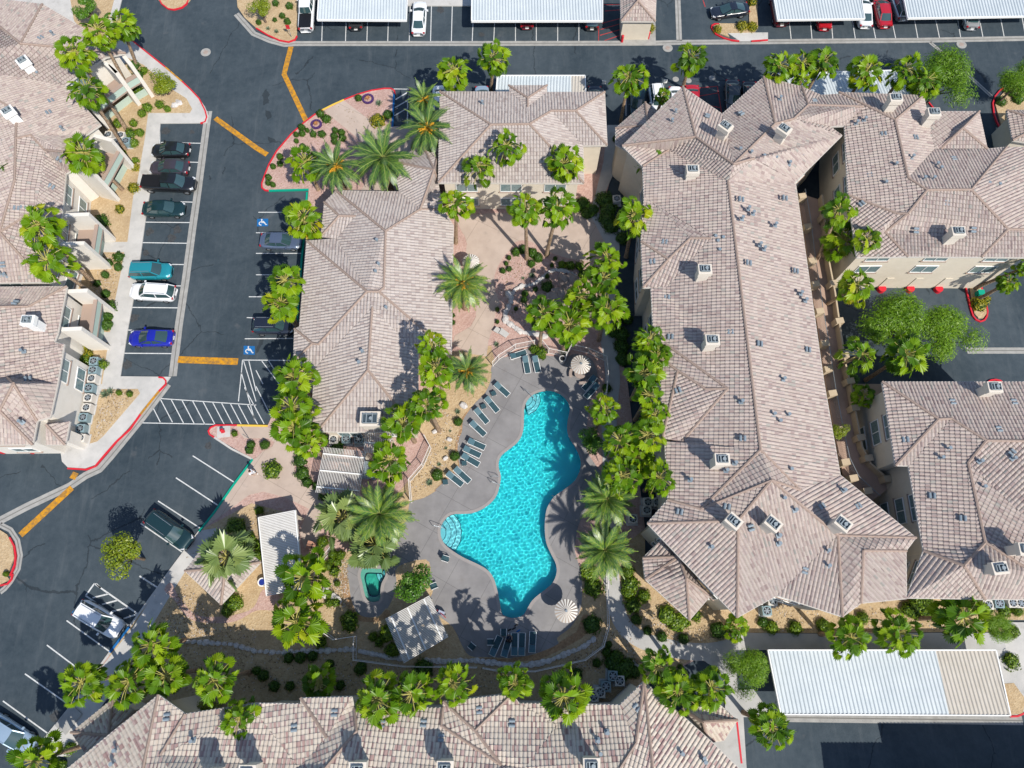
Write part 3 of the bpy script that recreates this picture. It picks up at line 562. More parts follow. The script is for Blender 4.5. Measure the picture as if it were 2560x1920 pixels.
# ---------------------------------------------------------------- ground
g=MB();g.box((0,30,-.15),(900,900,.3));tag(g.build('asphalt_ground',M_ASP),'dark blue grey asphalt of the drives and parking lots',kind='structure')
def patch(name,spec,z,m,smooth=False,kind='structure',label=None,z0=-.01,k=5):
    p=pts(spec,z)
    if smooth: p=[Vector(q) for q in smoothloop([tuple(q) for q in p],True,k)]
    b=MB();b.prism(p,z0,z);o=b.build(name,m);return tag(o,label or name.replace('_',' '),kind=kind)
def line(name,specs,w,z,m,z0=None,smooth=False,label=None,kind='structure'):
    b=MB()
    for sp in specs.split('|'):
        p=pts(sp,z)
        if smooth:p=[Vector(q) for q in smoothloop([tuple(q) for q in p],False,4)]
        strip(p,w,z-.012 if z0 is None else z0,z,b)
    o=b.build(name,m);return tag(o,label or name.replace('_',' '),kind=kind)
patch('west_sidewalk','00:-400,-100 1060,-40 1000,200 1130,340 1430,580 1570,700 1700,820 1770,920 1803,1000 1790,1062 1385,1065 1372,1230 10:1290,30 1255,250 1212,560 1165,860 1105,1180 1040,1592 1475,1596 20:1430,0 1210,260 940,570 830,695 700,742 590,725 535,670 525,600 530,530 -400,530',.12,M_CONC)
for sp in ('00:1110,500 1240,560 1500,780 1610,850 1660,940 1640,975 1280,975 1250,1200 1170,1659 10:1155,0 1100,430 860,430 400,60 00:560,1300','10:860,520 1072,520 1042,700 992,940 950,1210 700,1210 450,900 500,500','10:740,1300 935,1300 880,1659 800,1659','20:880,45 1190,42 1210,80 900,440 840,495 750,522 770,300','00:600,-40 1000,-60 900,330 700,250 640,180'):
    patch('gravel_bed',sp,.14,M_GT)
patch('planting_island','00:1365,-40 1400,30 1460,72 1530,70 1600,40 1640,-40',.14,M_GT,True)
patch('planting_island','01:-170,-60 -160,60 -100,150 0,240 100,298 200,342 280,356 330,340 352,300 372,-60',.14,M_GT)
patch('top_sidewalk','01:1310,-60 1312,48 1870,50 1870,-60',.12,M_CONC)
patch('island_bed','01:1200,800 1180,765 1130,760 1000,778 760,860 570,950 410,1060 300,1160 180,1300 80,1500 50,1600 70,1642 110,1645 455,1635 11:425,400 420,560 360,1200 330,1459 1700,1400 1740,600 02:920,1350 922,1080 01:1180,1092',.12,M_GP)
patch('entry_path','01:590,960 760,868 1050,1085 1230,1095 1500,1150 1500,1659 900,1659 1080,1330 1000,1290',.135,M_PATH)
patch('courtyard_bed','01:1560,1560 02:920,1300 12:820,0 900,1200 22:1000,0 1150,1250 32:1150,0 1500,400 1880,500 32:1900,560 32:900,1080 30:1300,1150 30:1000,1000 30:600,1350 30:400,1400 20:1440,1655 20:1720,1270 20:2180,645 20:1850,458 1800,420 1812,378 1860,355 2035,355 21:100,362 11:330,1459 1000,1000',.11,M_GP)
patch('tan_bed','30:1130,440 1360,105 20:1440,1655 20:1730,1265 21:-40,1030 300,1120 340,1500 560,1540 900,1400 1180,1000 1320,830 1440,700 1500,530 1450,430 1300,380 1460,300 D:200,200 800,100 E:1200,400 32:640,0 22:1150,1250 32:1150,0 1400,300 1900,520 32:920,1090 30:1300,1150 30:1100,1000 30:900,1000 30:950,665',.122,M_GT)
patch('pink_band_path','30:1420,120 1500,200 1660,380 2000,400 2212,300 31:180,290 31:200,170 31:60,120 30:2150,300 1750,350 1560,200 1480,60',.134,M_GP,True)
patch('curved_path','20:2040,380 2110,470 21:0,470 100,470 160,500 140,540 60,580 0,640 20:2180,650 20:1740,1265 21:-60,960 60,930 250,980 420,1060 460,1080 400,1210 380,1290 420,1420 520,1450 560,1250 620,1000 480,880 380,820 330,760 330,560 380,540 560,470 200,400 21:60,362 20:2045,362',.13,M_PATH)
patch('west_walk','30:1150,440 1360,105 20:1440,1655 20:1740,1265 20:1900,1240 20:1600,1620 30:1500,120 1150,700 600,1560 400,1560 390,1420 640,1090',.128,M_CONC)
patch('round_bed','W:1145,800 1100,900 1010,950 900,950 848,860 830,780 880,700 1000,660 1100,690',.16,M_ROCKD,True)
patch('courtyard_plaza','C:180,-90 250,70 300,150 325,240 310,340 420,420 470,480 450,560 440,800 440,990 430,1120 370,1230 180,1340 150,1440 350,1560 560,1590 585,1400 640,1250 668,1060 720,950 655,780 655,620 690,520 760,400 830,320 880,250 1250,400 1500,410 1620,430 1800,460 1990,300 1990,-90 1500,-130 600,-130',.135,M_PATH)
patch('garden_bed','C:880,240 1060,200 1300,330 1500,400 1640,430 1800,460 1800,560 1300,500 900,420',.142,M_GP,True)
patch('side_walk','02:824,1080 920,1080 925,1400 12:790,30 760,90 745,180 800,270 940,330 940,440 800,430 690,220 640,170 700,90 725,0 02:790,1400',.14,M_PATHG)
line('garden_walk',"12:850,400 870,480 840,800 815,1100 822,1250 850,1400 868,1560 22:868,0 855,100 840,300 850,700 835,1100 830,1400 22:850,1600 32:880,180 905,290 960,420 1050,510 1160,570 1300,610 1450,640 1600,655 1750,650 1890,620",1.55,.145,M_PATHG,z0=0,smooth=True)
patch('end_walk','32:1600,690 1750,640 1890,530 1925,540 1950,980 2090,980 33:0,1160 100,1210 32:2000,1220 2030,1700 1990,1659 1940,1250 1840,1150 1850,900 1780,800 1700,760',.14,M_PATHG)
patch('corner_walk','32:1640,1300 1950,1245 1990,1640 2010,1750 1900,1750',.143,M_PATHG)
patch('carport_walk','32:1925,490 33:560,500 1450,490 1700,490 2030,490 2060,640 33:0,640 32:1930,640',.13,M_PATHG)
patch('side_strip','33:2030,400 2212,400 2400,400 2400,1200 2090,1200 1965,640',.125,M_CONC)
patch('corner_bed','33:2040,930 2125,925 2230,1070 2200,1190 2095,1200',.15,M_GT)
patch('east_bed','33:0,0 640,0 1200,100 1860,100 2300,100 2300,380 2060,380 2040,480 1450,485 560,495 0,490 32:1900,490 1700,600 1500,630 1300,600 32:1150,30',.128,M_GT)
patch('carport_stall','32:1925,490 2100,490 2212,640 2212,980 1955,975',.012,M_ASP)
patch('pool_deck',"D:800,450 800,340 850,260 900,230 990,215 1240,120 1370,205 1600,215 1700,190 1850,230 1910,330 1935,430 1930,560 1850,700 1825,900 1800,1100 1830,1250 1930,1400 2000,1560 E:1760,400 1690,700 1720,860 1760,1000 1765,1250 1740,1400 1650,1560 1500,1680 32:400,585 250,655 100,695 0,705 31:2212,712 2000,700 1850,690 1780,600 1700,440 1560,330 1500,220 1530,120 1480,20 F:2100,1200 2040,1050 F:1700,1140 1690,1330 1650,1500 1580,1640 31:1120,280 1060,345 950,355 870,310 820,190 800,40 F:1100,1300 1090,1150 1150,1060 1300,1000 1500,960 1700,880 21:1210,1270 1300,1180 1320,1060 1340,1015 1450,985 21:1560,920 E:200,110 275,40 D:290,1560 370,1500 460,1400 440,1250 455,1100 490,1010 500,900 560,800 640,700 740,600",.14,M_DECK,True,k=3)
patch('cobble_border','32:610,340 560,480 400,580 200,680 0,710 31:2212,718 1900,705 1900,740 32:0,740 220,730 420,640 600,540 700,440 650,330',.135,M_GB)
patch('gravel_rim','31:775,0 820,190 870,310 950,355 1060,355 1130,290 1160,330 1060,390 900,390 820,320 760,180 730,0',.136,M_GB,True)
line('pool_rim_gravel',"D:210,1659 290,1580 470,1390 440,1250 455,1100 490,1000 500,900 600,770",.5,.138,M_GB,smooth=True)
# kerbs and gutters
M_JNT=mat('gutter_seam',(.17,.165,.15),.9)
def kerb(name,specs,m,w=.16,h=.17,smooth=False): return line(name,specs,w,h,m,z0=0,smooth=smooth)
kerb('red_kerb',"00:1130,340 1430,580|00:1570,700 1650,775 1720,850 1770,950 1785,1010 1770,1050 1730,1062|20:1430,0 1370,62|20:1210,260 1120,390 1000,500 930,580 870,650 820,710 740,738 580,728|10:1368,1600 1410,1605 1432,1630 1430,1659|01:0,240 100,300 200,345 280,360 335,340 352,308|01:1200,808 1195,780 1165,762 1110,762 1000,778 880,812 760,860|01:570,950 510,985 410,1060 300,1160 180,1300 110,1420 75,1510 50,1580 50,1620 75,1640 110,1645|21:-165,355 20:1862,355 1818,375 1800,405 1810,435 1850,460|20:80,1325 120,1400 132,1480 125,1560 85,1659|30:0,82 60,68 95,30 105,-20|00:1370,-20 1395,30 1450,72 1500,80 1570,62 1610,30 1635,-20|02:1725,240 1730,215 1755,203 1790,205|02:1727,240 1760,290 1830,325 1900,345 1965,352|02:2070,352 2212,342|13:1706,800 1730,900 1755,1010 1775,1070 1800,1100 1840,1118 1875,1105 1895,1070 1900,1030 1890,980|13:1825,750 1850,830 1870,900|13:1905,1640 1930,1625 1970,1620 2010,1628 2030,1645|03:2075,738 2010,775 1965,830 1945,890 1955,980 1980,1050 2010,1105|03:2055,1272 2075,1350 2110,1440 2160,1510 2230,1560|33:2095,1215 2160,1212 2230,1180|03:1390,880 1430,930|32:1943,1250 1985,1620",M_RED)
kerb('yellow_kerb',"01:760,860 660,905 570,950|21:-165,357 0,360 100,362",M_YEL,.2)
kerb('orange_kerb',"00:1430,580 1570,700|20:1370,62 1290,160 1210,260",M_ORG,.17)
kerb('green_kerb',"01:110,1645 455,1636|11:440,0 420,350 395,560 350,1150|20:2182,650 2010,880 1850,1110 1720,1275",M_TEAL,.22)
kerb('blue_kerb',"01:1192,808 1178,1095|30:948,660 1118,438",M_BLUE,.22)
kerb('white_kerb',"20:1850,460 2000,560 2180,650|20:1720,1275 1440,1650 30:1360,105 1118,438|30:948,660 640,1090 390,1400",M_CONC,.2,.14)
for n_,s_,w_ in (('drive_gutter',"00:1803,960 1785,1080 10:1708,0 1665,300 1605,750 1545,1150 1492,1592",.85),('drive_gutter',"20:-20,1190 230,1060 600,885 740,790 860,735 960,620 1230,290 1450,0",.8),('drive_gutter',"01:-170,120 -20,290 120,350 250,385 340,376 02:0,375 1240,372 1450,365 2212,360 03:400,355 1300,348 2300,330",.75),('drive_gutter',"02:1432,0 1445,350",.7),('drive_gutter',"13:1720,1370 2300,1370",.7),('drive_gutter',"33:110,1222 2200,1250",.75),('drive_gutter',"03:1400,365 1700,620 1930,830",.45),('drive_gutter',"03:1985,1100 2090,1350",.5),('drive_gutter','20:0,1215 90,1260 150,1350 175,1480 155,1600 120,1659 30:90,50 40,110 0,140',.5)):
    line(n_,s_,w_,.022,M_CURB,z0=0);line('gutter_joint',s_,.10,.026,M_JNT,z0=.01,label='dark centre line of a gutter')
patch('enclosure_apron','02:945,200 1240,200 1242,385 940,385',.03,M_CURB)
patch('corner_apron','02:1860,282 2212,280 2212,360 1970,355',.03,M_CONC)
patch('tan_island','02:1740,262 1740,225 1790,200 2050,205 2050,60 2120,0 2125,240 2100,275 1860,280 1880,320 1800,290',.14,M_GT)
patch('tan_island','13:1740,790 1820,745 1885,980 1890,1050 1860,1090 1820,1090 1785,1050 1765,950',.14,M_GT)
patch('tan_island','03:2000,840 2080,750 2212,700 2400,700 2400,1100 2020,1100 1965,900',.14,M_GT)
patch('tan_island','03:2062,1275 2400,1275 2400,1600 2212,1545 2130,1460',.14,M_GT)
patch('tan_island','20:-20,1250 60,1300 110,1400 120,1500 80,1600 60,1659 30:80,30 0,75 -40,60',.14,M_GT)
patch('tan_island','01:-60,0 0,0 0,1 -50,1',.1,M_GT)
# ---- road paint
line('parking_line',"00:1390,1230 1745,1238|00:1570,1398 1720,1403|10:1560,84 1680,88|10:1260,260 1650,264|10:1228,437 1630,443|10:1480,625 1605,627|10:1500,810 1575,812|10:1138,997 1550,1001|10:1103,1193 1520,1196|10:1070,1393 1495,1396|20:1665,620 2025,850|20:1520,810 1880,1046|20:1365,1010 1730,1246|20:1215,1205 1580,1456|30:575,385 950,655|30:405,597 645,778|30:215,845 600,1116|30:25,1080 415,1362|00:1380,1062 1380,1240|01:1190,768 1312,770 1308,860",.11,.012,M_LINE)
line('faded_parking_line',"10:2150,905 11:80,905|10:2132,1085 11:0,1088|10:2115,1268 11:325,1265|10:2095,1452 11:320,1455|11:20,175 300,175|11:0,352 300,352|11:0,530 400,530|11:0,715 230,715",.1,.012,M_LINE)
line('bay_line','|'.join("01:%d,%d %d,358"%(x+4,y,x-4) for x,y in((572,100),(777,100),(962,100),(1142,100),(1328,55),(1512,55),(1692,55),(1872,180),(2058,180)))+'|'+'|'.join("02:%d,100 %d,357"%(x,x) for x in(30,210,395,578))+"|03:175,100 200,335|03:360,100 380,335|03:540,100 560,335|03:730,180 755,335|03:910,230 930,330|03:1080,220 1103,330|03:1262,150 1295,328|03:1445,150 1482,325|03:1635,150 1665,322|03:1825,150 1857,318|03:2005,130 2040,313|03:2190,120 2225,310",.1,.012,M_LINE)
line('hatched_crossing',"20:1380,125 2212,182 21:0,184|20:1195,335 1850,348|"+'|'.join("20:%d,%d %d,%d"%(x,y,x+105,y+200) for x,y in((1385,130),(1480,136),(1573,142),(1665,148),(1755,154),(1838,160),(1915,166),(1992,172),(2060,178),(2140,184)))+"|20:1310,180 1385,330|10:2095,1455 2080,1620 20:2060,150|10:2105,1460 20:2212,150|10:2150,1460 20:2212,60|10:2085,1560 20:2200,310|21:-100,30 70,345|21:0,20 150,320|11:50,1460 200,1659|11:110,1460 240,1659|11:0,1540 60,1659",.09,.012,M_LINE)
line('access_hatching',"30:815,65 1188,326|30:740,170 1118,432|30:815,65 740,170|30:800,188 935,155|30:880,246 1015,210|30:960,308 1100,275|30:1045,375 1185,330|30:830,66 870,105|01:1312,770 1308,1090|01:1205,860 1308,798|01:1200,930 1305,870|01:1195,1000 1300,938|30:1205,0 1362,100",.14,.012,M_LINE)
line('red_hatching',"02:752,100 748,355 935,355|02:780,200 935,160|02:765,255 935,205|02:760,305 935,255|02:800,350 935,305|02:790,40 935,38|02:800,95 930,85|02:1775,745 1812,985|02:1600,760 1780,745|02:1620,830 1790,800|02:1640,900 1800,930|02:1650,0 1670,60",.12,.012,M_REDL)
line('bay_line',"02:985,1000 985,600|02:1140,760 1145,900|02:1310,750 1310,800|02:1970,745 1985,830|02:785,765 790,800",.1,.012,M_LINE)
for i,(s_,w_) in enumerate((("01:302,402 242,640 432,1042",.62),("00:1860,1020 2212,1275 01:95,1335",.62),("10:1538,1447 2055,1465",.75),("20:655,765 622,820",.62),("20:620,895 175,1305",.62))):
    lb=['upper end of the yellow orange speed hump bent across the top drive','diagonal yellow orange speed hump left of the planted island','horizontal worn orange speed hump near the blue parking symbols','short orange stub of speed hump beside the red kerb point','long orange speed hump at the left edge below the gutter'][i]
    tag(line('speed_hump',s_,w_,.05,M_ORG,z0=0),lb,'speed hump');bpy.data.objects[-1].name if False else None
for o in [o for o in COL.objects if o.name.startswith('speed_hump')]:
    if 'kind' in o: del o['kind']
    o['category']='speed hump';o['group']='orange speed humps on the drives'
# wheelchair symbols
def wheelchair(quad,label):
    q=pts(quad,.013);b=MB();b.prism(q,0,.012);root=b.build('parking_symbol',M_BLUE);tag(root,label,'pavement marking','blue wheelchair parking symbols')
    def L(u,v): return q[0]*(1-u)*(1-v)+q[1]*u*(1-v)+q[2]*u*v+q[3]*(1-u)*v
    m=MB();w=(q[1]-q[0]).length*.09
    ring=[L(.45+.26*math.cos(a),.62+.24*math.sin(a)) for a in [R(x) for x in range(100,400,20)]];strip(ring,w,.013,.018,m)
    strip([L(.42,.18),L(.42,.52),L(.68,.52),L(.80,.80),L(.9,.76)],w,.013,.0185,m);strip([L(.42,.36),L(.62,.36)],w,.013,.019,m)
    c=L(.42,.12);m.cyl((c.x,c.y),w*.8,.013,.0195,10);m.build('wheelchair_figure',M_LINE,root)
wheelchair('11:10,232 105,230 105,295 8,297','blue wheelchair symbol painted beside the silver blue sedan')
wheelchair('10:2106,1328 2202,1332 2200,1406 2104,1403','blue wheelchair symbol painted at the end of the worn orange speed hump')
wheelchair('30:720,210 620,315 690,360 790,260','blue wheelchair symbol partly under the tail of the white crossover')
for sp,l in (('00:1778,452','grey manhole cover in the upper left drive junction'),('02:1345,415','large manhole cover in the top drive below the trash enclosure'),('02:1415,685','left one of three small round utility covers near the peaked roof'),('02:1525,697','middle one of three small round utility covers near the peaked roof'),('02:1727,675','right one of three small round utility covers near the peaked roof'),('03:1672,385','manhole cover with a concrete collar at the upper right'),('13:1935,750','pale manhole cover beside the leaning palm trunks')):
    p=pts(sp,0)[0];big='grey' in l or 'large' in l or 'collar' in l;b=MB();b.cyl((0,0),.62 if big else .38,0,.02,28);o=b.build('manhole_cover',M_CURB);o.location=p;b=MB();b.cyl((0,0),.3 if big else .2,.0,.03,20);b.build('lid',M_ROCKD if big else M_CURB,o);tag(o,l,'manhole cover','manhole covers in the drives')
# faint tyre and oil stains on stalls
sr=random.Random(5);b=MB()
for q in pts('10:1290,345 1258,530 1160,1085 1100,1490 1530,330 1480,400 00:1430,1135 1660,1140 01:1590,85 1945,300 30:480,1210 20:1800,530',.0):
    r=sr.uniform(.35,.6);n=14;b.add([(q.x+r*math.cos(t*6.283/n)*sr.uniform(.6,1.2),q.y+r*math.sin(t*6.283/n)*sr.uniform(.6,1.2),.006) for t in range(n)],[tuple(range(n))])
tag(b.build('oil_stains',mat('oil_stain',(.028,.03,.031),.7,col2=(.075,.08,.085),scale=5)),'dark oil stains in the parking stalls',kind='structure')
# ---------------------------------------------------------------- pool
POOL="D:1240,612 1330,578 1410,570 1500,590 1580,640 1640,720 1650,790 1632,880 1622,980 1640,1070 1700,1170 1750,1270 1768,1370 1740,1480 1680,1570 E:1560,130 1470,200 1410,300 1390,400 1385,520 1400,660 1450,780 1500,880 1512,980 1480,1080 1420,1150 1330,1220 1250,1290 1200,1370 1150,1450 1050,1485 960,1470 900,1430 880,1330 850,1180 810,1050 750,970 650,910 520,850 400,780 300,700 255,620 245,530 270,450 330,380 400,348 520,345 620,330 740,270 830,180 870,80 D:887,1490 868,1420 865,1340 900,1260 980,1195 1060,1130 1110,1055 1130,960 1133,850 1140,760 1170,680"
SPA="F:1245,1200 1270,1150 1330,1140 1480,1145 1545,1150 1575,1190 1570,1260 1530,1340 1515,1420 1515,1500 1490,1560 1430,1580 1360,1575 1310,1530 1280,1440 1260,1340 1240,1260"

def litter(n,polys,m,name,label,z,size,seed):
    r=random.Random(seed);V=[];Fc=[];PL_=[pts(p) for p in polys];k=0
    while k<n:
        q=r.choice(PL_);xs=[a[0] for a in q];ys=[a[1] for a in q];x,y=r.uniform(min(xs),max(xs)),r.uniform(min(ys),max(ys));ins=False;j=len(q)-1
        for i in range(len(q)):
            if (q[i][1]>y)!=(q[j][1]>y) and x<(q[j][0]-q[i][0])*(y-q[i][1])/(q[j][1]-q[i][1])+q[i][0]: ins=not ins
            j=i
        if not ins: continue
        k+=1;p=P(x,y,z);a=r.uniform(0,6.28);s_=size*r.uniform(.4,1.5);c,s2=math.cos(a)*s_,math.sin(a)*s_;b=len(V);h=r.uniform(.01,.05)
        V+=[(p.x+c,p.y+s2,z+h),(p.x-s2*.6,p.y+c*.6,z+.005),(p.x-c,p.y-s2,z+h*.5),(p.x+s2*.6,p.y-c*.6,z+.005)];Fc.append((b,b+1,b+2,b+3))
    o=mobj(name,V,Fc,m);tag(o,label,'ground litter',kind='stuff')
BEDS=['01:1150,800 760,880 400,1100 100,1500 80,1620 440,1620 900,1500 1500,1200','30:1500,450 2212,430 2212,1000 1700,1050 1500,900','31:0,640 800,640 1500,800 2212,800 2212,1000 1500,980 0,1000','32:950,200 1500,400 1850,520 1400,600 1000,430','32:850,430 1050,560 1100,900 650,820 300,850','10:880,520 1060,520 980,940 900,1200 730,1200','21:1340,990 1340,840 1500,600 1600,200 1780,300 1760,560 1590,800','C:670,600 830,380 1300,500 1500,900 1300,1350 900,1200 720,1000','F:900,900 1100,1000 1120,1650 850,1650','20:900,50 1180,50 880,450 800,480','33:0,200 1800,330 2030,400 2000,470 0,480','30:1350,420 1600,60 1900,400 1700,600','20:1600,1500 21:-20,1060 300,1130 100,1500']
litter(5200,BEDS,mat('dry_leaf',(.16,.10,.05),.9,col2=(.30,.22,.12),scale=2),'leaf_litter','dry leaves and bark chips scattered over the planting beds',.145,.07,9)
litter(2600,BEDS,mat('loose_stone',(.40,.34,.29),.9,col2=(.55,.49,.43),scale=2),'loose_stones','loose pale stones scattered over the planting beds',.15,.075,10)
def cutter(polys,names):
    m=MB()
    for p in polys: m.prism(p,-3,2)
    c=m.build('cutter',M_DARK)
    for o in list(COL.objects):
        if o.name.split('.')[0] in names and o.type=='MESH':
            md=o.modifiers.new('b','BOOLEAN');md.operation='DIFFERENCE';md.solver='EXACT';md.object=c
            dg=bpy.context.evaluated_depsgraph_get();me=bpy.data.meshes.new_from_object(o.evaluated_get(dg));o.modifiers.clear();o.data=me
    bpy.data.objects.remove(c)
pool=[tuple(v) for v in smoothloop([tuple(v) for v in pts(POOL,.14)],True,3)]
spa=[tuple(v) for v in smoothloop([tuple(v) for v in pts(SPA,.14)],True,3)]
cutter([pool,spa],('asphalt_ground','courtyard_bed','tan_bed','pool_deck'))
def poolfloor():
    m=bpy.data.materials.new('pool_plaster');m.use_nodes=True;t=m.node_tree;b=t.nodes['Principled BSDF'];b.inputs['Roughness'].default_value=.6;b.inputs['Subsurface Weight'].default_value=.5;b.inputs['Subsurface Radius'].default_value=(.5,1.6,2.0);b.inputs['Subsurface Scale'].default_value=1.0
    tc=t.nodes.new('ShaderNodeTexCoord');n=t.nodes.new('ShaderNodeTexNoise');n.inputs['Scale'].default_value=.35;n.inputs['Detail'].default_value=2;t.links.new(tc.outputs['Object'],n.inputs[0])
    t.links.new(mixc(t,n.outputs[0],(.01,.80,.93),(.02,.86,.94)),b.inputs['Base Color']);return m
M_PLAS=poolfloor();M_STEP=mat('pool_step_plaster',(.22,.80,.90),.6);M_SPAF=mat('spa_plaster',(.03,.50,.40),.6,col2=(.05,.58,.46),scale=1);M_SPAR=mat('spa_ledge',(.22,.62,.52),.6)
M_TILE=mat('waterline_tile',(.02,.10,.20),.3);M_COPE=mat('pool_coping',(.27,.245,.235),.8,col2=(.31,.285,.27),scale=2)
def water(name,tint=(.93,1.0,1.0)):
    m=bpy.data.materials.new(name);m.use_nodes=True;t=m.node_tree;b=t.nodes['Principled BSDF'];b.inputs['Base Color'].default_value=hexc(tint);b.inputs['Roughness'].default_value=0;b.inputs['IOR'].default_value=1.333;b.inputs['Transmission Weight'].default_value=1;return m
M_WAT=water('pool_water');M_WATS=water('spa_water',(.75,.95,.88))
def basin(name,loop,depth,m,label,wz=.03):
    n=len(loop);b=MB();cx=sum(p[0] for p in loop)/n;cy=sum(p[1] for p in loop)/n
    A=sum(loop[i][0]*loop[(i+1)%n][1]-loop[(i+1)%n][0]*loop[i][1] for i in range(n))
    L=loop if A>0 else loop[::-1]
    V=[(p[0],p[1],.15) for p in L]+[(p[0],p[1],-depth) for p in L]
    b.add(V,[(i,n+i,n+(i+1)%n,(i+1)%n) for i in range(n)]+[tuple(range(n,2*n))])
    o=b.build(name,m);tag(o,label,'pool')
    b=MB();strip([(p[0],p[1]) for p in L],.3,.135,.165,b,True);b.build('coping',M_COPE,o)
    b=MB();ins=inset(L,.02);strip(ins,.03,-.10,.12,b,True);b.build('waterline_tiles',M_TILE,o)
    return o,L
def inside(L,x,y):
    r=False;n=len(L);j=n-1
    for i in range(n):
        if (L[i][1]>y)!=(L[j][1]>y) and x<(L[j][0]-L[i][0])*(y-L[i][1])/(L[j][1]-L[i][1])+L[i][0]: r=not r
        j=i
    return r
PO,PL=basin('swimming_pool',pool,1.15,M_PLAS,'free form turquoise swimming pool in the middle of the grey deck')
SO,SL=basin('spa_pool',spa,.9,M_SPAF,'small green kidney shaped spa pool left of the big pool')
cx_,cy_=sum(p[0] for p in SL)/len(SL),sum(p[1] for p in SL)/len(SL)
def ringm(k0,k1,z0,z1,m,name,thick=0):
    b=MB();n=len(SL);A=[(cx_+(p[0]-cx_)*k0,cy_+(p[1]-cy_)*k0,z0) for p in SL];B=[(cx_+(p[0]-cx_)*k1,cy_+(p[1]-cy_)*k1,z1) for p in SL];C=[(a,b_,-.89) for a,b_,_ in B]
    b.add(A+B+C,[(i,(i+1)%n,n+(i+1)%n,n+i) for i in range(n)]+[(n+i,n+(i+1)%n,2*n+(i+1)%n,2*n+i) for i in range(n)]);return b.build(name,m,SO)
ringm(1.0,.66,-.30,-.32,M_SPAR,'ledge');ringm(.67,.61,-.31,-.34,M_TILE,'ledge_tiles')
# steps inside the pool
def arcsteps(cen,rads,a0,a1,parent,L,sub=.28):
    c=pts(cen,0)[0]
    for k,r in enumerate(rads):
        b=MB();z=-.10-.26*k;A=[(c.x+r*math.cos(R(a)),c.y+r*math.sin(R(a))) for a in range(a0,a1+1,6)]
        cl=[]
        for x,y in A:
            t=1.0
            while t>0 and not inside(L,c.x+(x-c.x)*t,c.y+(y-c.y)*t): t-=.03
            cl.append((c.x+(x-c.x)*max(t,.02)*.99,c.y+(y-c.y)*max(t,.02)*.99))
        b.prism(cl+([] if a1-a0>=354 else [(c.x,c.y)]),-1.14 if parent is PO else -.89,z);o=b.build('step',M_STEP,parent);b=MB();strip(cl,.05,z-.05,z+.004,b);b.build('step_edge',M_TILE,o)
wst=pts('E:250,560',0)[0]
arcsteps('E:200,560',(1.1,1.6,2.1,2.6),-60,62,PO,PL);arcsteps('D:1150,660',(.9,1.3,1.7),-75,50,PO,PL);arcsteps('F:1600,1200',(.6,.95,1.3),130,240,SO,SL)
def wavesurf(name,L,z,m,parent,step,amp):
    xs=[p[0] for p in L];ys=[p[1] for p in L];x0,x1,y0,y1=min(xs)-.3,max(xs)+.3,min(ys)-.3,max(ys)+.3
    rr=random.Random(4);W_=[]
    for _ in range(30):
        a=rr.uniform(0,6.283);lam=rr.choice((.30,.34,.38,.44,.52,.7,1.0));W_.append((math.cos(a)*6.283/lam,math.sin(a)*6.283/lam,rr.uniform(0,6.283),lam))
    nx,ny=int((x1-x0)/step),int((y1-y0)/step);idx={};V=[];fs=[]
    import numpy as np
    X=np.linspace(x0,x1,nx+1);Y=np.linspace(y0,y1,ny+1);GX,GY=np.meshgrid(X,Y);Z=np.zeros_like(GX)
    for kx,ky,ph,lam in W_: Z+=np.sin(kx*GX+ky*GY+ph)*lam**1.15
    Z*=amp/(Z.std()+1e-9)
    IN=np.zeros_like(GX,dtype=bool);n=len(L);j=n-1
    for i in range(n):
        xi,yi,xj,yj=L[i][0],L[i][1],L[j][0],L[j][1]
        if yi!=yj: c=((yi>GY)!=(yj>GY))&(GX<(xj-xi)*(GY-yi)/(yj-yi)+xi);IN^=c
        j=i
    keep=IN[:-1,:-1]|IN[1:,:-1]|IN[:-1,1:]|IN[1:,1:]
    for a in range(ny):
        for q in range(nx):
            if keep[a,q]:
                f=[]
                for da,dq in ((0,0),(0,1),(1,1),(1,0)):
                    k=(a+da,q+dq)
                    if k not in idx: idx[k]=len(V);V.append((GX[k],GY[k],z+Z[k]))
                    f.append(idx[k])
                fs.append(tuple(f))
    o=mobj(name,V,fs,m,parent,True);return o
WS=wavesurf('water_surface',PL,.02,M_WAT,PO,.065,.0088)
WS2=wavesurf('water_surface',SL,.03,M_WATS,SO,.12,.004)
CAUSTICS=True
if CAUSTICS:
    sun.cycles.is_caustics_light=True
    for o in (WS,WS2): o.cycles.is_caustics_caster=True
    PO.cycles.is_caustics_receiver=True;SO.cycles.is_caustics_receiver=True
    for c in list(PO.children)+list(SO.children):
        if c.name.split('.')[0] in ('step','ledge'): c.cycles.is_caustics_receiver=True
def seq(a,b,n): return [(a[0]+(b[0]-a[0])*i/(n-1),a[1]+(b[1]-a[1])*i/(n-1)) for i in range(n)]
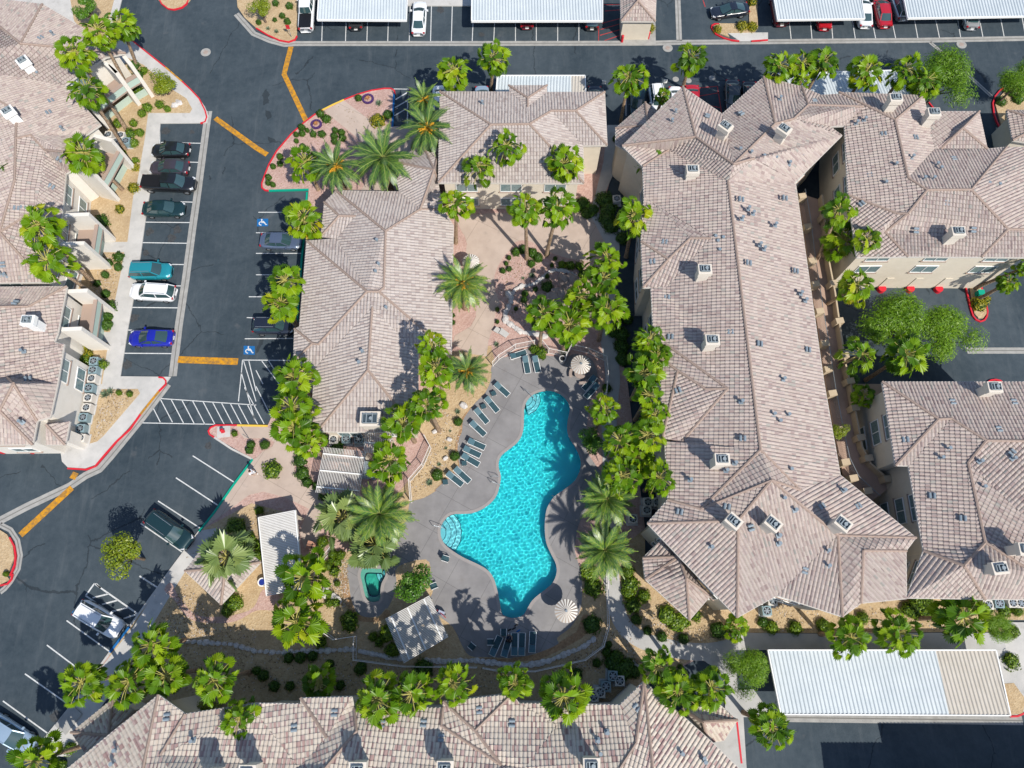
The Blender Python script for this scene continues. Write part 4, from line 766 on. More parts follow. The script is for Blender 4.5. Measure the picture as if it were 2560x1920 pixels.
# ---------------------------------------------------------------- labels by order in the picture
ORD=['first','second','third','fourth','fifth','sixth','seventh','eighth','ninth','tenth','eleventh','twelfth','thirteenth','fourteenth','fifteenth','sixteenth','seventeenth','eighteenth','nineteenth','twentieth','twenty first','twenty second','twenty third','twenty fourth','twenty fifth','twenty sixth','twenty seventh','twenty eighth','twenty ninth','thirtieth','thirty first','thirty second','thirty third','thirty fourth','thirty fifth','thirty sixth','thirty seventh','thirty eighth','thirty ninth','fortieth']
NUM=['','one','two','three','four','five','six','seven','eight','nine','ten','eleven','twelve','thirteen','fourteen','fifteen','sixteen','seventeen','eighteen','nineteen','twenty']
def clabels(items,what,where):
    """items: list of image points; returns labels telling each apart by its order in its own cluster"""
    n=len(items)
    if n==1: return [what+' '+where]
    ver=max(p[1] for p in items)-min(p[1] for p in items)>max(p[0] for p in items)-min(p[0] for p in items)
    order=sorted(range(n),key=lambda i:items[i][1 if ver else 0]);out=[None]*n
    for k,i in enumerate(order):
        if n==2: w=('upper' if k==0 else 'lower') if ver else ('left' if k==0 else 'right')
        elif k==0: w='topmost' if ver else 'leftmost'
        elif k==n-1: w='lowest' if ver else 'rightmost'
        else: w=ORD[k]+(' from top' if ver else ' from left')
        out[i]=what+' '+where+', '+w
    return out
# ---------------------------------------------------------------- palms
def fan_crown(seed,R0=2.0,n=34,droop=1.0,low=-58,fanr=.275,seg=15):
    r=random.Random(seed);V=[];Fc=[];pv=MB()
    for i in range(n):
        az=i*2.39996+r.uniform(-.25,.25);el=R(72-(72-low)*(i/(n-1))**.8+r.uniform(-7,7));L=R0*r.uniform(.45,.92)*(1-.25*max(0,math.sin(el)))
        d=Vector((math.cos(az)*math.cos(el),math.sin(az)*math.cos(el),math.sin(el)));side=Vector((-math.sin(az),math.cos(az),0));up=side.cross(d)*-1
        base=Vector((0,0,r.uniform(-.25,.1)));mid=base+d*L*.6;tip=base+d*L+Vector((0,0,-.10*L*droop))
        pv.tube([base,mid,tip],[.035,.03,.02],4,cap=False)
        fr=R0*fanr*r.uniform(.85,1.15);dd=(tip-mid).normalized();dd=(dd+Vector((0,0,-.25*droop))).normalized();uu=side.cross(dd)*-1
        tw=r.uniform(-1.0,1.0);s2=side*math.cos(tw)+uu*math.sin(tw);u2=s2.cross(dd)*-1
        c=len(V);V.append(tip);nn=seg*2;prev=None;a0=R(118)
        ring=[]
        for k in range(nn+1):
            a=-a0+2*a0*k/nn;rr=fr*(1.22-.48*abs(a)/a0)*(.80 if k%2==0 else r.uniform(.92,1.22))
            z=(.07 if k%2 else -.05)*fr*2- (rr/fr)**2*fr*.50*droop*(.5+.5*abs(math.cos(a)))
            V.append(tip+dd*math.cos(a)*rr+s2*math.sin(a)*rr+u2*z);ring.append(len(V)-1)
        for k in range(nn): Fc.append((c,ring[k],ring[k+1]))
    return V,Fc,pv
def new_crown(V,Fc,pv,mleaf,mstem=None):
    m=MB();m.add(V,Fc,0);m.add(pv.v,pv.f,1);o=m.build('crown',[mleaf,mstem or mat('palm_petiole',(.40,.36,.10),.6)]);return o
FANS=[new_crown(*fan_crown(s,n=nn,low=lo),FAN) for s,nn,lo in ((1,44,-58),(2,37,-48),(3,50,-66),(4,33,-42),(5,42,-62),(6,47,-52))]
def bushy(seed): return fan_crown(seed,R0=2.3,n=34,droop=.9,low=-50,fanr=.46,seg=18)
BUSH=[new_crown(*bushy(s),SILV) for s in (21,22)]
def date_crown(seed,R0=3.3,n=34,fruit=True,young=False):
    r=random.Random(seed);m=MB()
    for i in range(n):
        az=i*2.39996+r.uniform(-.12,.12);t=i/(n-1);el=R(80-100*t**.75+r.uniform(-5,5));L=R0*r.uniform(.9,1.08)
        d=Vector((math.cos(az),math.sin(az),0));side=Vector((-math.sin(az),math.cos(az),0));path=[];p=Vector((0,0,0));e=el;N=11
        for k in range(N):
            path.append(p.copy());p=p+(d*math.cos(e)+Vector((0,0,math.sin(e))))*L/(N-1);e-=R(5.6+4*t*.5)
        m.tube(path,[.035*(1-.7*k/N) for k in range(N)],4,1,cap=False)
        for k in range(1,N-1):
            a,b=path[k],path[k+1];tg=(b-a).normalized();upn=side.cross(tg)*-1
            for h in (0,.2,.4,.6,.8):
                q=a+(b-a)*h;f=(k+h)/N;ln=.5*math.sin(min(1,f*1.15+.12)*math.pi)**.6*L/3.3+.08
                for sg in (-1,1):
                    dr=(side*sg*.62+tg*.78-upn*.05+Vector((0,0,r.uniform(.12,.22)))).normalized();w=tg*.04
                    e_=q+dr*ln+Vector((0,0,-.10*ln));m.add([q-w,q+w,e_+w*.3,e_-w*.3],[(0,1,2,3)],0)
    if fruit:
        for i in range(9):
            az=i*.7+r.uniform(-.2,.2);p=Vector((0,0,.15));q=Vector((math.cos(az),math.sin(az),.35))*r.uniform(.55,.9)
            for k in range(14):
                e_=q+Vector((r.uniform(-.3,.3),r.uniform(-.3,.3),r.uniform(.0,.35)));m.bar(p,e_,.05,.05,2)
    return m.build('crown',[DATE,mat('frond_rib',(.25,.28,.08),.6),FLOW])
DATES=[date_crown(31),date_crown(32,fruit=False,n=38),date_crown(33,n=30)]
TRUNKS={}
def trunk(base,top,r0,r1,parent,seed,m=M_TRUNK,n=9,bend=.0):
    r=random.Random(seed);b=MB();N=12;path=[];rad=[]
    for k in range(N+1):
        t=k/N;p=base.lerp(top,t)+Vector((0,0,0));s=math.sin(t*math.pi)*bend;p.x+=s*r.choice((1,1));path.append(p);rad.append((r0+(r1-r0)*t)*(1+.25*math.exp(-t*14))*r.uniform(.93,1.07))
    b.tube(path,rad,n);return b.build('trunk',m,parent)
used=set()
def place(proto,parent,loc,s,rz,tilt=0,tz=0):
    o=proto if proto.name not in used else proto.copy()
    if o is proto: used.add(proto.name)
    else: link(o)
    o.parent=parent;o.location=loc;o.scale=(s,s,s) if not isinstance(s,tuple) else s;o.rotation_euler=(tilt,tz,rz);return o
PR=random.Random(77)
def palms(spec,where,kind='fan',h=9,what=None,cat='palm tree',group=None):
    """spec items 'code:x,y,r[,bx,by][,h]' crown centre, crown radius, trunk base (same window)"""
    its=[];code=None
    for t in spec.split():
        if ':' in t: code,t=t.split(':')
        a=[float(x) for x in t.split(',')];its.append((code,a))
    pp=[S(c,a[0],a[1]) for c,a in its];what=what or {'fan':'bright green fan palm','date':'feathery date palm','silver':'bushy silver green fan palm'}[kind]
    for (c,a),q,lb in zip(its,pp,clabels(pp,what,where)):
        hh=h
        base=None
        if len(a)>=5:
            bq=S(c,a[3],a[4]);base=P(bq[0],bq[1],.1)
            # height that keeps the trunk as upright as the photo allows
            best=min(((P(q[0],q[1],z)-base).to_2d().length,z) for z in [x*.25 for x in range(16,48)]);hh=min(max(best[1],h-2.2),h+1.6)
        if len(a) in (4,6): hh=a[-1]
        top=P(q[0],q[1],hh);base=base or Vector((top.x+PR.uniform(-.25,.25),top.y+PR.uniform(-.25,.25),.1))
        root=empty('fan_palm' if kind!='date' else 'date_palm',base);tag(root,lb,cat,group or {'fan':'fan palms','date':'date palms','silver':'bushy fan palms'}[kind])
        pxm=I(top)[2];rad=a[2]/WIN[c][2]/pxm
        off=top-base
        if kind=='fan':
            trunk(Vector((0,0,0)),off-Vector((0,0,.2)),.21,.15,root,PR.random());place(PR.choice(FANS),root,off,rad/1.84,PR.uniform(0,6.28),PR.uniform(-.12,.12),PR.uniform(-.12,.12))
        elif kind=='silver':
            trunk(Vector((0,0,0)),off-Vector((0,0,.2)),.25,.2,root,PR.random());place(PR.choice(BUSH),root,off,rad/2.1,PR.uniform(0,6.28),PR.uniform(-.1,.1),0)
        else:
            trunk(Vector((0,0,0)),off-Vector((0,0,.1)),.42,.34,root,PR.random());place(PR.choice(DATES) if len(a)!=4 else DATES[1],root,off,rad/3.0,PR.uniform(0,6.28))
palms('00:1040,200,150,1185,575 840,260,150,1165,865 640,440,165,1095,1120 735,760,160,1090,1300 720,1320,175,1060,1640','beside the upper left building')
palms('00:15,1510,165,7.5','cut by the left edge of the picture',h=9)
palms('10:320,290,190,815,790 400,590,190,880,935','leaning over the left building near the white balconies')
palms('11:410,215,175,520,410','over the kerb above the silver blue sedan',h=8)
palms('11:250,760,165,350,1160 215,960,170,350,1165','over the stalls between the two dark cars',h=8)
palms('11:320,1600,190 21:310,200,200 21:330,380,200 21:430,500,150','over hatched stalls by the clubhouse lower left corner',h=7.5)
palms('01:430,1400,165,5','in the pink island beside the date palms')
palms('01:1700,600,150,1690,790','in the top drive above the hidden white car');palms('01:2050,500,150,2030,785','by the left end of the middle carport')
palms('02:1010,660,155,940,1050','over the top drive between the two tiled buildings');palms('02:1555,490,150,1475,760','behind the peaked roof near the three small utility covers')
palms('02:1190,1380,135,1085,1640','beside the west wall of the long building, upper part',h=9);palms('12:1055,200,170,985,560','beside the west wall of the long building, by the first dormer',h=8)
palms('02:450,1410,170,400,1659 01:1930,1440,150,1945,1650 01:2165,1250,145,2100,1700','rising over the front of the courtyard building',h=10)
palms('A:985,437,36,985,525 A:1135,450,40,1138,560 A:1205,447,42,1180,552','standing in the courtyard plaza',h=8.5)
palms('12:820,570,165 790,740,160 600,900,150 820,1010,180,750,1280 500,1150,190 270,1030,170,240,1330','around the brown rock waterfall',h=7.5)
palms('12:1190,1270,140 1140,1560,180 22:1180,90,135 1170,440,170','along the gutter of the long building',h=9);palms('12:1255,1410,150 22:1235,265,130','squeezed between larger palms along the long building',h=8.5);palms('22:1075,640,150','low between larger palms beside the long building',h=7)
palms('22:800,220,145 930,480,165 950,790,180 1270,800,160','between the pool and the long building',h=8.5)
palms('11:1520,1330,150,10.5 1560,1520,175,10.5 21:1470,160,165,10','on the pool side of the clubhouse, upper group');palms('21:1270,340,185 1150,660,190','between the clubhouse and the square pergola',h=7)
palms('30:700,920,195 1120,900,210 1300,600,190 1430,860,200','clustered at the end of the lower left sidewalk',h=7.2);palms('30:1840,900,190 2070,1230,165','at the left end of the mixed tile roof',h=8.5);palms('30:290,1600,210,7','in the lower left corner over the pale blue car')
palms('F:560,1270,330,6 31:345,400,250,6','beside the long louvred shade roof');palms('31:540,920,165,5','alone in the shaded bed below the rock wall')
palms('31:1040,1070,215 1345,1020,200 1700,930,180 2235,930,160 32:450,1040,240','along the top edge of the mixed tile roof',h=9)
palms('32:1260,780,165 1440,990,190 1720,970,185','beside the curved walk by the bottom building',h=9);palms('32:1950,450,115,3.5','small with a yellow centre near the paving corner');palms('33:40,1300,185,8','left of the big white carport');
palms('33:720,530,185 1130,490,185 1690,360,250','in the bed above the big white carport',h=7);palms('23:830,90,110,5','down in the walkway between two buildings')
palms('03:105,560,145 300,540,130 490,520,140 860,600,155 1200,590,150 1370,690,140','behind the carport at the upper right',h=9);palms('03:290,700,75,8','smallest, tucked behind the upper right roof peak');palms('02:1310,820,70,4','small with narrow leaves beside the roof peak and white car')
palms('13:620,150,150,370,710 660,400,180,570,640 860,410,140 770,800,165,405,1040','leaning over the walkway of upper right buildings',h=8.5);palms('13:810,1400,165,495,1560 1190,1400,195','in front of the feathery trees in the parking court',h=8);palms('13:2080,780,95,1810,930 2240,640,90,1790,830','over the red kerbed island in the parking court',h=8)
palms('01:1480,1110,260 01:1450,860,170','between the white curved island and the courtyard building','date',6.5);palms('01:1100,1370,300 01:690,1440,240','over the north end of the clubhouse','date',6)
palms('11:1790,790,255','hiding a striped umbrella by the courtyard plaza','date',6);palms('D:545,375,260','at the top left of the pool deck','date',5);palms('21:1070,1130,310,5','huge and dark between the square pergola and the spa','date',5);palms('22:820,1000,270,4.5 22:800,1440,280,4.5','on the east side of the pool deck','date',4.5)
palms('21:740,1150,190 21:1020,1385,195','between the louvred shade roof and the spa','silver',3.6);palms('20:1955,1500,200,4.6','growing over the small pavilion roof','silver')
# ---------------------------------------------------------------- leafy trees and shrubs
def leafball(seed,n,rx,rz,leaf,lumps=7,shell=.55,thin=1.0,zc=0):
    r=random.Random(seed);C=[(Vector((r.gauss(0,1),r.gauss(0,1),r.gauss(0,.7))).normalized()*r.uniform(.25,.72),r.uniform(.34,.5)) for _ in range(lumps)]
    V=[];Fc=[]
    for i in range(n):
        c,q=C[i%lumps];d=Vector((r.gauss(0,1),r.gauss(0,1),r.gauss(0,1))).normalized();p=c+d*q*(shell+(1-shell)*r.random())
        p=Vector((p.x*rx,p.y*rx,p.z*rz+zc));a=Vector((r.gauss(0,1),r.gauss(0,1),r.gauss(0,.6))).normalized();nb=(d+Vector((0,0,.8))+a*.7).normalized();u=nb.cross(a).normalized();v=nb.cross(u);l=leaf*r.uniform(.6,1.3)
        k=len(V);V+=[p-u*l,p+v*l*.5*thin,p+u*l,p-v*l*.5*thin];Fc.append((k,k+1,k+2,k+3))
    return V,Fc
TREES={'green':(LEAF,[leafball(41,3600,2.4,1.8,.13),leafball(42,3600,2.4,1.8,.13)]),'yellow':(LEAFY,[leafball(43,2600,2.4,1.8,.13,9)]),'mesquite':(LEAFM,[leafball(44,17000,3.1,2.2,.15,16,.25,.34),leafball(45,17000,3.1,2.2,.15,14,.25,.34)])}
TM={k:[mobj('crown',v,f,m) for v,f in L] for k,(m,L) in TREES.items()}
def tree(spec,kind,label,h=4):
    code,t=spec.split(':');a=[float(x) for x in t.split(',')];q=S(code,a[0],a[1]);top=P(q[0],q[1],h);rad=a[2]/WIN[code][2]/I(top)[2]
    if len(a)>3: bq=S(code,a[3],a[4]);base=P(bq[0],bq[1],.1)
    else: base=Vector((top.x,top.y,.1))
    root=empty('leafy_tree',base);tag(root,label,'tree','leafy trees');off=top-base;b=MB();r=random.Random(label)
    b.tube([(0,0,0),off*.35,off*.6],[.16,.12,.10],8)
    for k in range(7): az=k*.9+r.uniform(-.3,.3);b.tube([off*.5,off*.6+Vector((math.cos(az),math.sin(az),.6))*rad*.3,off*.8+Vector((math.cos(az),math.sin(az),.5))*rad*.65],[.09,.055,.02],5)
    b.build('trunk',M_BARK,root);s=rad/(2.3 if kind!='mesquite' else 2.35);place(r.choice(TM[kind]),root,off,s,r.uniform(0,6))
tree('20:1040,1480,215','yellow','round yellow green tree standing alone in the lower left drive',4.5);tree('31:1375,60,190','green','dense green tree beside the spa and the slatted pergola',3.6)
tree('03:1540,680,230','mesquite','feathery lime green tree overhanging the upper right drive',5);tree('13:1130,1160,250','mesquite','dark feathery tree in the parking court, left of its lighter twin',4.5);tree('13:1580,1220,220','mesquite','light feathery tree in the parking court, right of its darker twin',4.5)
tree('32:2030,830,165','mesquite','light green small tree at the left end of the big white carport',3);tree('33:1990,450,110','mesquite','lime green tree beside the palms above the tan end of the carport',3);tree('03:2180,690,150','mesquite','sparse olive tree in the red kerbed bed at the right edge',4)
tree('13:700,1620,100','green','low leafy tree in deep shade at the end of the parking court',2);tree('21:2300,480,1','green','x',1) if False else None
tree('22:680,480,130','green','dark green leafy tree at the pool edge among the palms',3);tree('00:1390,710,135','yellow','bright green low tree on the sidewalk corner bed, upper left',2.2);tree('30:1800,1130,110','yellow','thin yellow green tree against the grey wall of the bottom building',3);tree('23:620,400,90','yellow','narrow olive tree in the walkway between the buildings',5)
tree('00:720,60,110','green','dark green tree at the very top left behind the roof peak',3.5);tree('01:30,60,110','yellow','green tree in the tan island at the top left',2.5)
def shrubmesh(seed,n,leaf,flat=.8,col=SHRUB,smoothness=.9):
    r=random.Random(seed);V=[];Fc=[]
    for i in range(n):
        z=r.uniform(-.25,1);a=r.uniform(0,6.283);q=math.sqrt(max(0,1-z*z));d=Vector((q*math.cos(a),q*math.sin(a),z));p=d*(1-(1-smoothness)*r.random()*1.6+.25*(1-smoothness))*(1+(.08+.5*(1-smoothness))*math.sin(a*3+seed)*math.sin(a*2+seed*2)*q)
        p=Vector((p.x,p.y,p.z*flat+.2));t=Vector((r.gauss(0,1),r.gauss(0,1),r.gauss(0,1))).normalized();nb=(d+t*.55).normalized();u=nb.cross(t).normalized();v=nb.cross(u);l=leaf*r.uniform(.7,1.3);k=len(V)
        V+=[p-u*l,p+v*l*.6,p+u*l,p-v*l*.6];Fc.append((k,k+1,k+2,k+3))
    m=MB();m.add(V,Fc,0)
    # inner body so that clipped shrubs are closed
    n1,n2=10,6;W_=[((math.cos(i*6.283/n1)*math.cos(j*1.4/n2)*.86),(math.sin(i*6.283/n1)*math.cos(j*1.4/n2)*.86),math.sin(j*1.4/n2)*.86*flat+.15) for j in range(n2+1) for i in range(n1)]
    m.add(W_,[(j*n1+i,j*n1+(i+1)%n1,(j+1)*n1+(i+1)%n1,(j+1)*n1+i) for j in range(n2) for i in range(n1)],1)
    return m.build('shrub',[col,mat('shrub_core',(.02,.05,.006),.9)])
SH={'g':[shrubmesh(51,800,.09),shrubmesh(52,700,.11,smoothness=.72),shrubmesh(56,700,.12,.6,smoothness=.62),shrubmesh(57,760,.09,.9,smoothness=.85)],'b':[shrubmesh(53,700,.10,col=SHRUBL,smoothness=.78),shrubmesh(54,620,.13,col=SHRUBL,smoothness=.6),shrubmesh(58,620,.14,.65,col=SHRUBL,smoothness=.55)],'y':[shrubmesh(55,620,.12,col=SHRUBY,smoothness=.65)]}
def agave(seed):
    r=random.Random(seed);m=MB()
    for i in range(30):
        az=i*2.4;el=R(75-60*i/30);d=Vector((math.cos(az)*math.cos(el),math.sin(az)*math.cos(el),math.sin(el)));s=Vector((-math.sin(az),math.cos(az),0));L=r.uniform(.8,1.05);m.add([s*.06,-s*.06,d*L*.5-s*.07,d*L,d*L*.5+s*.07],[(0,1,2,3,4)])
    return m.build('agave',AGAV)
SH['a']=[agave(61)]
def shrubs(spec,where,kind='g',what=None,h=.75,cat='shrub'):
    its=[];code=None
    for t in spec.split():
        if ':' in t: code,t=t.split(':')
        its.append((code,[float(x) for x in t.split(',')]))
    pp=[S(c,a[0],a[1]) for c,a in its];what=what or {'g':'rounded dark green shrub','b':'bright green shrub','y':'golden yellow shrub','a':'spiky grey green agave'}[kind]
    for (c,a),q,lb in zip(its,pp,clabels(pp,what,where)):
        p=P(q[0],q[1],.45);rad=a[2]/WIN[c][2]/I(p)[2];r=random.Random(lb);pr=r.choice(SH[kind])
        nm='shrub' if kind!='a' else 'agave'
        o=pr if pr.name not in used else pr.copy()
        if o is pr: used.add(pr.name)
        else: link(o)
        hh=min(h*1.0,.35+rad*.75) if kind!='a' else rad
        o.location=(p.x,p.y,.12);o.scale=(rad,rad*r.uniform(.9,1.1),hh if kind!='a' else rad);o.rotation_euler=(0,0,r.uniform(0,6.28));tag(o,lb,cat,('clipped shrubs','agaves')[kind=='a'])
shrubs('10:865,255,75 1020,555,50 930,615,40 1015,645,36 905,712,36 835,785,32 908,878,38 936,990,62 925,1070,45 912,1140,56 780,1095,46','in the tan strip beside the left building')
shrubs('10:750,1330,55 755,1400,45 825,1310,40 1035,145,42 00:1160,1440,38 1145,1620,50','in the narrow tan bed behind the left parking row','y');shrubs('10:720,1450,50 880,1485,45','by the blue condenser boxes','b')
shrubs('00:1190,785,50 1270,920,48 1375,900,40 1440,935,30 1225,975,38 1240,600,32 1150,1060,35 1020,1060,45 1205,1140,40 1120,1150,50 1150,1230,45 1160,1380,30 1040,1310,50','in the corner bed of the upper left building','b');shrubs('00:1150,560,50 1190,640,50','forming a hedge by the white wall','g')
shrubs('01:165,20,30 285,45,32 225,128,26 160,162,20 270,180,30 20,185,24','in the tan island at the top left');shrubs('01:100,235,30 175,262,34','low in the tan island at the top left','a')
shrubs('01:885,842,32 555,978,38 605,1020,42 393,1095,32 440,1118,20 345,1157,24 397,1147,28 345,1212,22 492,1153,30 567,1150,36 680,1120,28 738,1140,32 745,1187,35 675,1172,32 678,1215,30 400,1262,30 205,1350,30 205,1408,28 145,1432,26 105,1525,28 100,1575,24 143,1590,26 1140,985,45','in the pink bed of the curved island')
shrubs('01:1055,1035,72','at the end of the pale entry path in the curved island','y');shrubs('01:1060,885,50 480,1110,24','beside the flower wheels','a')
shrubs('20:1020,72,26 1115,82,28 2022,424,28','in small tan and pink kerb beds','b');shrubs('20:900,85,60 945,60,50','in the tan corner bed','a')
shrubs('20:2165,522,38 2150,570,38 21:75,522,45','beside the curved pink path');shrubs('21:140,740,82','in the round planter on the curved path','b')
shrubs('21:385,580,52 378,658,62 398,768,66 440,850,50','in a row left of the square pergola','g');shrubs('21:530,880,50 590,960,55 700,550,60 570,470,55 20:1540,1,1'.rsplit(' ',1)[0],'around the square pergola','g')
shrubs('20:2040,1240,90 2150,1330,60 30:2010,230,80 1960,300,60','around the small pavilion','b');shrubs('21:20,1090,40 15,1480,50 0,1390,45','left of the louvred shade roof','b')
shrubs('F:920,980,60 860,1130,60 940,1190,65 970,1080,55 905,1060,50 1010,1000,60 870,1480,55 870,1570,50 960,1560,60 800,840,75 970,1340,40','in the brown bed beside the spa','b')
shrubs('31:800,380,80 820,440,50 1010,525,40 1060,570,45 1130,500,75 1180,640,65 555,570,55 640,230,40','around the slatted pergola','b')
shrubs('31:280,705,50 380,705,50 482,690,50 155,955,50 290,950,45 725,945,48 60,860,50 0,820,40 635,760,40 900,800,60 1450,800,85','in the shaded strip under the rock wall','g')
shrubs('21:1745,325,40 1715,622,46 1565,785,52','in the tan bed beside the loungers','g');shrubs('21:1740,235,40 1675,400,18 1640,550,22 1580,690,30 1500,850,48','in the tan bed beside the loungers','a')
shrubs('C:910,330,60 1000,300,60 1110,340,70 1180,400,60 830,395,30 795,465,28 755,555,38 830,530,36 1100,470,50 1385,405,28 1345,485,26 1300,340,24 1020,830,45 1010,905,42 1150,775,35 1290,745,75 915,1010,28 690,1020,30 690,1165,26 1500,1530,50 1290,620,30 150,1090,30 150,1175,32','in the pink garden of the courtyard','g')
shrubs('C:1470,480,55 1570,490,60 1680,500,60 1720,600,70 1210,1540,75 1130,1500,60 1240,1590,40','bordering the courtyard garden','b');shrubs('C:1110,610,60 1470,630,55 680,1440,60 1000,640,35','in the courtyard garden','a')
shrubs('12:620,90,60 690,150,60 590,110,60 650,180,55','at the corner of the courtyard plaza','g')
shrubs('12:800,60,85 830,140,80 820,220,80 860,290,70 960,390,60 880,1200,60 950,1230,70 950,1330,70 960,1440,70 1000,1100,50 910,1100,45 22:820,30,45','in the dark hedge along the long building','g')
shrubs('32:1050,250,75 1020,70,80 1000,140,60 700,100,90 1340,340,90 1430,410,90 1480,380,70 1590,340,55 1140,170,60','under the stair block and date palms','b')
shrubs('32:1075,375,50 1175,475,42 1300,525,50 1487,545,50 1790,470,75 690,420,85 2170,400,50 1460,790,30','along the curved garden walk','g');shrubs('32:880,760,90 950,820,90 820,660,45 735,755,40 840,590,30 1060,830,60 560,850,60 900,700,60 1000,780,80','in the shade beside the bottom building condensers','g')
shrubs('33:245,445,60 40,440,60 480,420,60 820,360,55 2120,480,65 2110,730,68 1800,270,60 1900,290,50 2050,290,60 2160,300,50','in the bed above the big white carport','b');shrubs('33:1290,215,70 1370,220,60 1260,290,80 1350,300,80 1200,290,50','forming a lime hedge by the lower right roof','b')
shrubs('02:1780,245,38 1990,215,55 2080,222,50 2080,10,40 1195,235,42','in the small tan kerb islands at the top','y');shrubs('13:1830,970,68 1880,930,50','in the red kerbed island of the parking court','y')
shrubs('03:2020,870,50 2110,780,55 2170,850,50','in the bed at the right edge','g');shrubs('30:595,1490,55 520,1640,50','beside the lower left sidewalk','b');shrubs('02:900,1195,35','under the eave of the low wing','g');shrubs('20:40,1640,25','in the small island at the left edge','b')
shrubs('22:660,1620,80 1000,1620,60 1030,1700,50 690,1750,60','under the lower date palm','b')
# ---------------------------------------------------------------- cars
def carpaint(name,c,met=.0): return mat('paint_'+name,c,.28,met,spec=.6,coat=.8)
def lerp(a,b,t): return a+(b-a)*t
def carset(kind):
    """meshes of one kind of car, length along +x, centred, on the ground"""
    L,Wd,Hh={'sedan':(4.75,1.84,1.43),'suv':(4.65,1.88,1.68),'pickup':(5.6,1.98,1.85),'coupe':(4.5,1.85,1.38)}[kind];hl=L/2;hw=Wd/2
    belt={'sedan':.92,'suv':1.05,'pickup':1.12,'coupe':.88}[kind];hood={'sedan':.82,'suv':.98,'pickup':1.08,'coupe':.78}[kind];deck={'sedan':.98,'suv':1.05,'pickup':1.12,'coupe':.95}[kind]
    m=MB();N=22;rows=[]
    for i in range(N+1):
        t=i/N;x=-hl+L*t;e=min(t,1-t)*2;w=hw*(1-.30*max(0,1-e*4.2)**2.2-.03*max(0,1-e*2));
        if t>.86: w*=1-.16*((t-.86)/.14)**2
        zt=lerp(deck,belt,min(1,t/.35)) if t<.5 else lerp(belt,hood,min(1,(t-.5)/.3))
        zt-= .22*max(0,(t-.88)/.12)**2+.12*max(0,(.04-t)/.04)
        zb=.28+.12*max(0,1-e*9)
        dx=0
        sec=[(0,zt+.035),(w*.55,zt+.025),(w*.82,zt),(w*.95,zt-.09),(w,zt-.30),(w*.985,zb+.12),(w*.93,zb)]
        ring=[(x,y,z) for y,z in sec]+[(x,-y,z) for y,z in sec[::-1][:-1]];rows.append(ring)
    n=len(rows[0]);V=[p for r_ in rows for p in r_];Fs=[(i*n+j,(i+1)*n+j,(i+1)*n+(j+1)%n,i*n+(j+1)%n) for i in range(N) for j in range(n)];Fs=[f[::-1] for f in Fs]
    Fs+=[tuple(range(n)),tuple(N*n+j for j in range(n))[::-1]]
    m.add(V,Fs)
    body=m
    xr0,xr1,xf1,xf0={'sedan':(-hl+.62,-hl+1.35,.28,1.12),'suv':(-hl+.12,-hl+.48,.45,1.15),'pickup':(-.62,-.42,1.05,1.62),'coupe':(-hl+.5,-hl+1.6,.05,1.0)}[kind]
    bw,rw=hw*.86,hw*.66;zb=belt+.0;zt=Hh
    def arc(x,w,z,b=.10,n=6): return [(x+b*(1-(2*j/n-1)**2),-w+2*w*j/n,z+.03*(1-(2*j/n-1)**2)) for j in range(n+1)]
    def sheet(a,b): n=len(a);mm=MB();mm.add(a+b,[(j,j+1,n+j+1,n+j) for j in range(n-1)]);return mm
    wsA,wsB=arc(xf0,bw*.93,zb-.02,.16),arc(xf1,rw,zt-.04,.08);ws=sheet(wsA,wsB)
    rgA,rgB=arc(xr0,bw*.9,zb-.0,-.1),arc(xr1,rw*.95,zt-.05,-.05);rg=sheet(rgB,rgA)
    rf=MB();K=6;rr=[arc(lerp(xr1,xf1,k/K),lerp(rw*.95,rw,k/K)*1.02,zt-.045+.03*math.sin(math.pi*k/K),lerp(-.05,.08,k/K)) for k in range(K+1)]
    rf.add([p for a in rr for p in a],[(k*7+j,(k+1)*7+j,(k+1)*7+j+1,k*7+j+1) for k in range(K) for j in range(6)])
    for sgn in (-1,1):  # rails and pillars in body colour
        for (a,b) in (((xf0,sgn*bw*.93,zb),(xf1,sgn*rw,zt-.04)),((xr0,sgn*bw*.9,zb),(xr1,sgn*rw*.95,zt-.05)),((xr1,sgn*rw*.97,zt-.04),(xf1,sgn*rw*1.0,zt-.035))): rf.bar(a,b,.09,.07)
        xm=lerp(xr1,xf1,.52);rf.bar((xm,sgn*bw*.99,zb),(xm,sgn*rw*1.02,zt-.05),.08,.05)
    sd=[]
    for sgn in (-1,1):
        mm=MB();a=[(xf0-.02,sgn*bw*.94,zb-.02),(xr0,sgn*bw*.91,zb-.02),(xr1,sgn*rw*.96,zt-.06),(xf1,sgn*rw,zt-.05)]
        mid0=(lerp(xf0,xr0,.5),sgn*bw*1.0,zb-.02);mid1=(lerp(xf1,xr1,.5),sgn*rw*1.03,zt-.05)
        mm.add([a[0],mid0,a[1],a[2],mid1,a[3]],[(0,1,4,5),(1,2,3,4)]);sd.append(mm)
    parts=[('body',body,'P',True),('roof_panel',rf,'P',False),('windshield',ws,'G',True),('side_window',sd[0],'G',False),('side_window',sd[1],'G',False)]
    parts.append(('rear_window',rg,'G',True))
    if kind=='pickup':
        b=MB();b.box((-1.72,0,deck+.05),(1.95,1.5,.05));parts.append(('bed_cover',b,'K',False))
        for k in range(4): pass
    if kind in('suv',):
        b=MB();
        for s in (-1,1): b.bar((xr1+.15,s*rw*.86,zt+.04),(xf1-.15,s*rw*.86,zt+.04),.04,.04)
        parts.append(('roof_rail',b,'T',False))
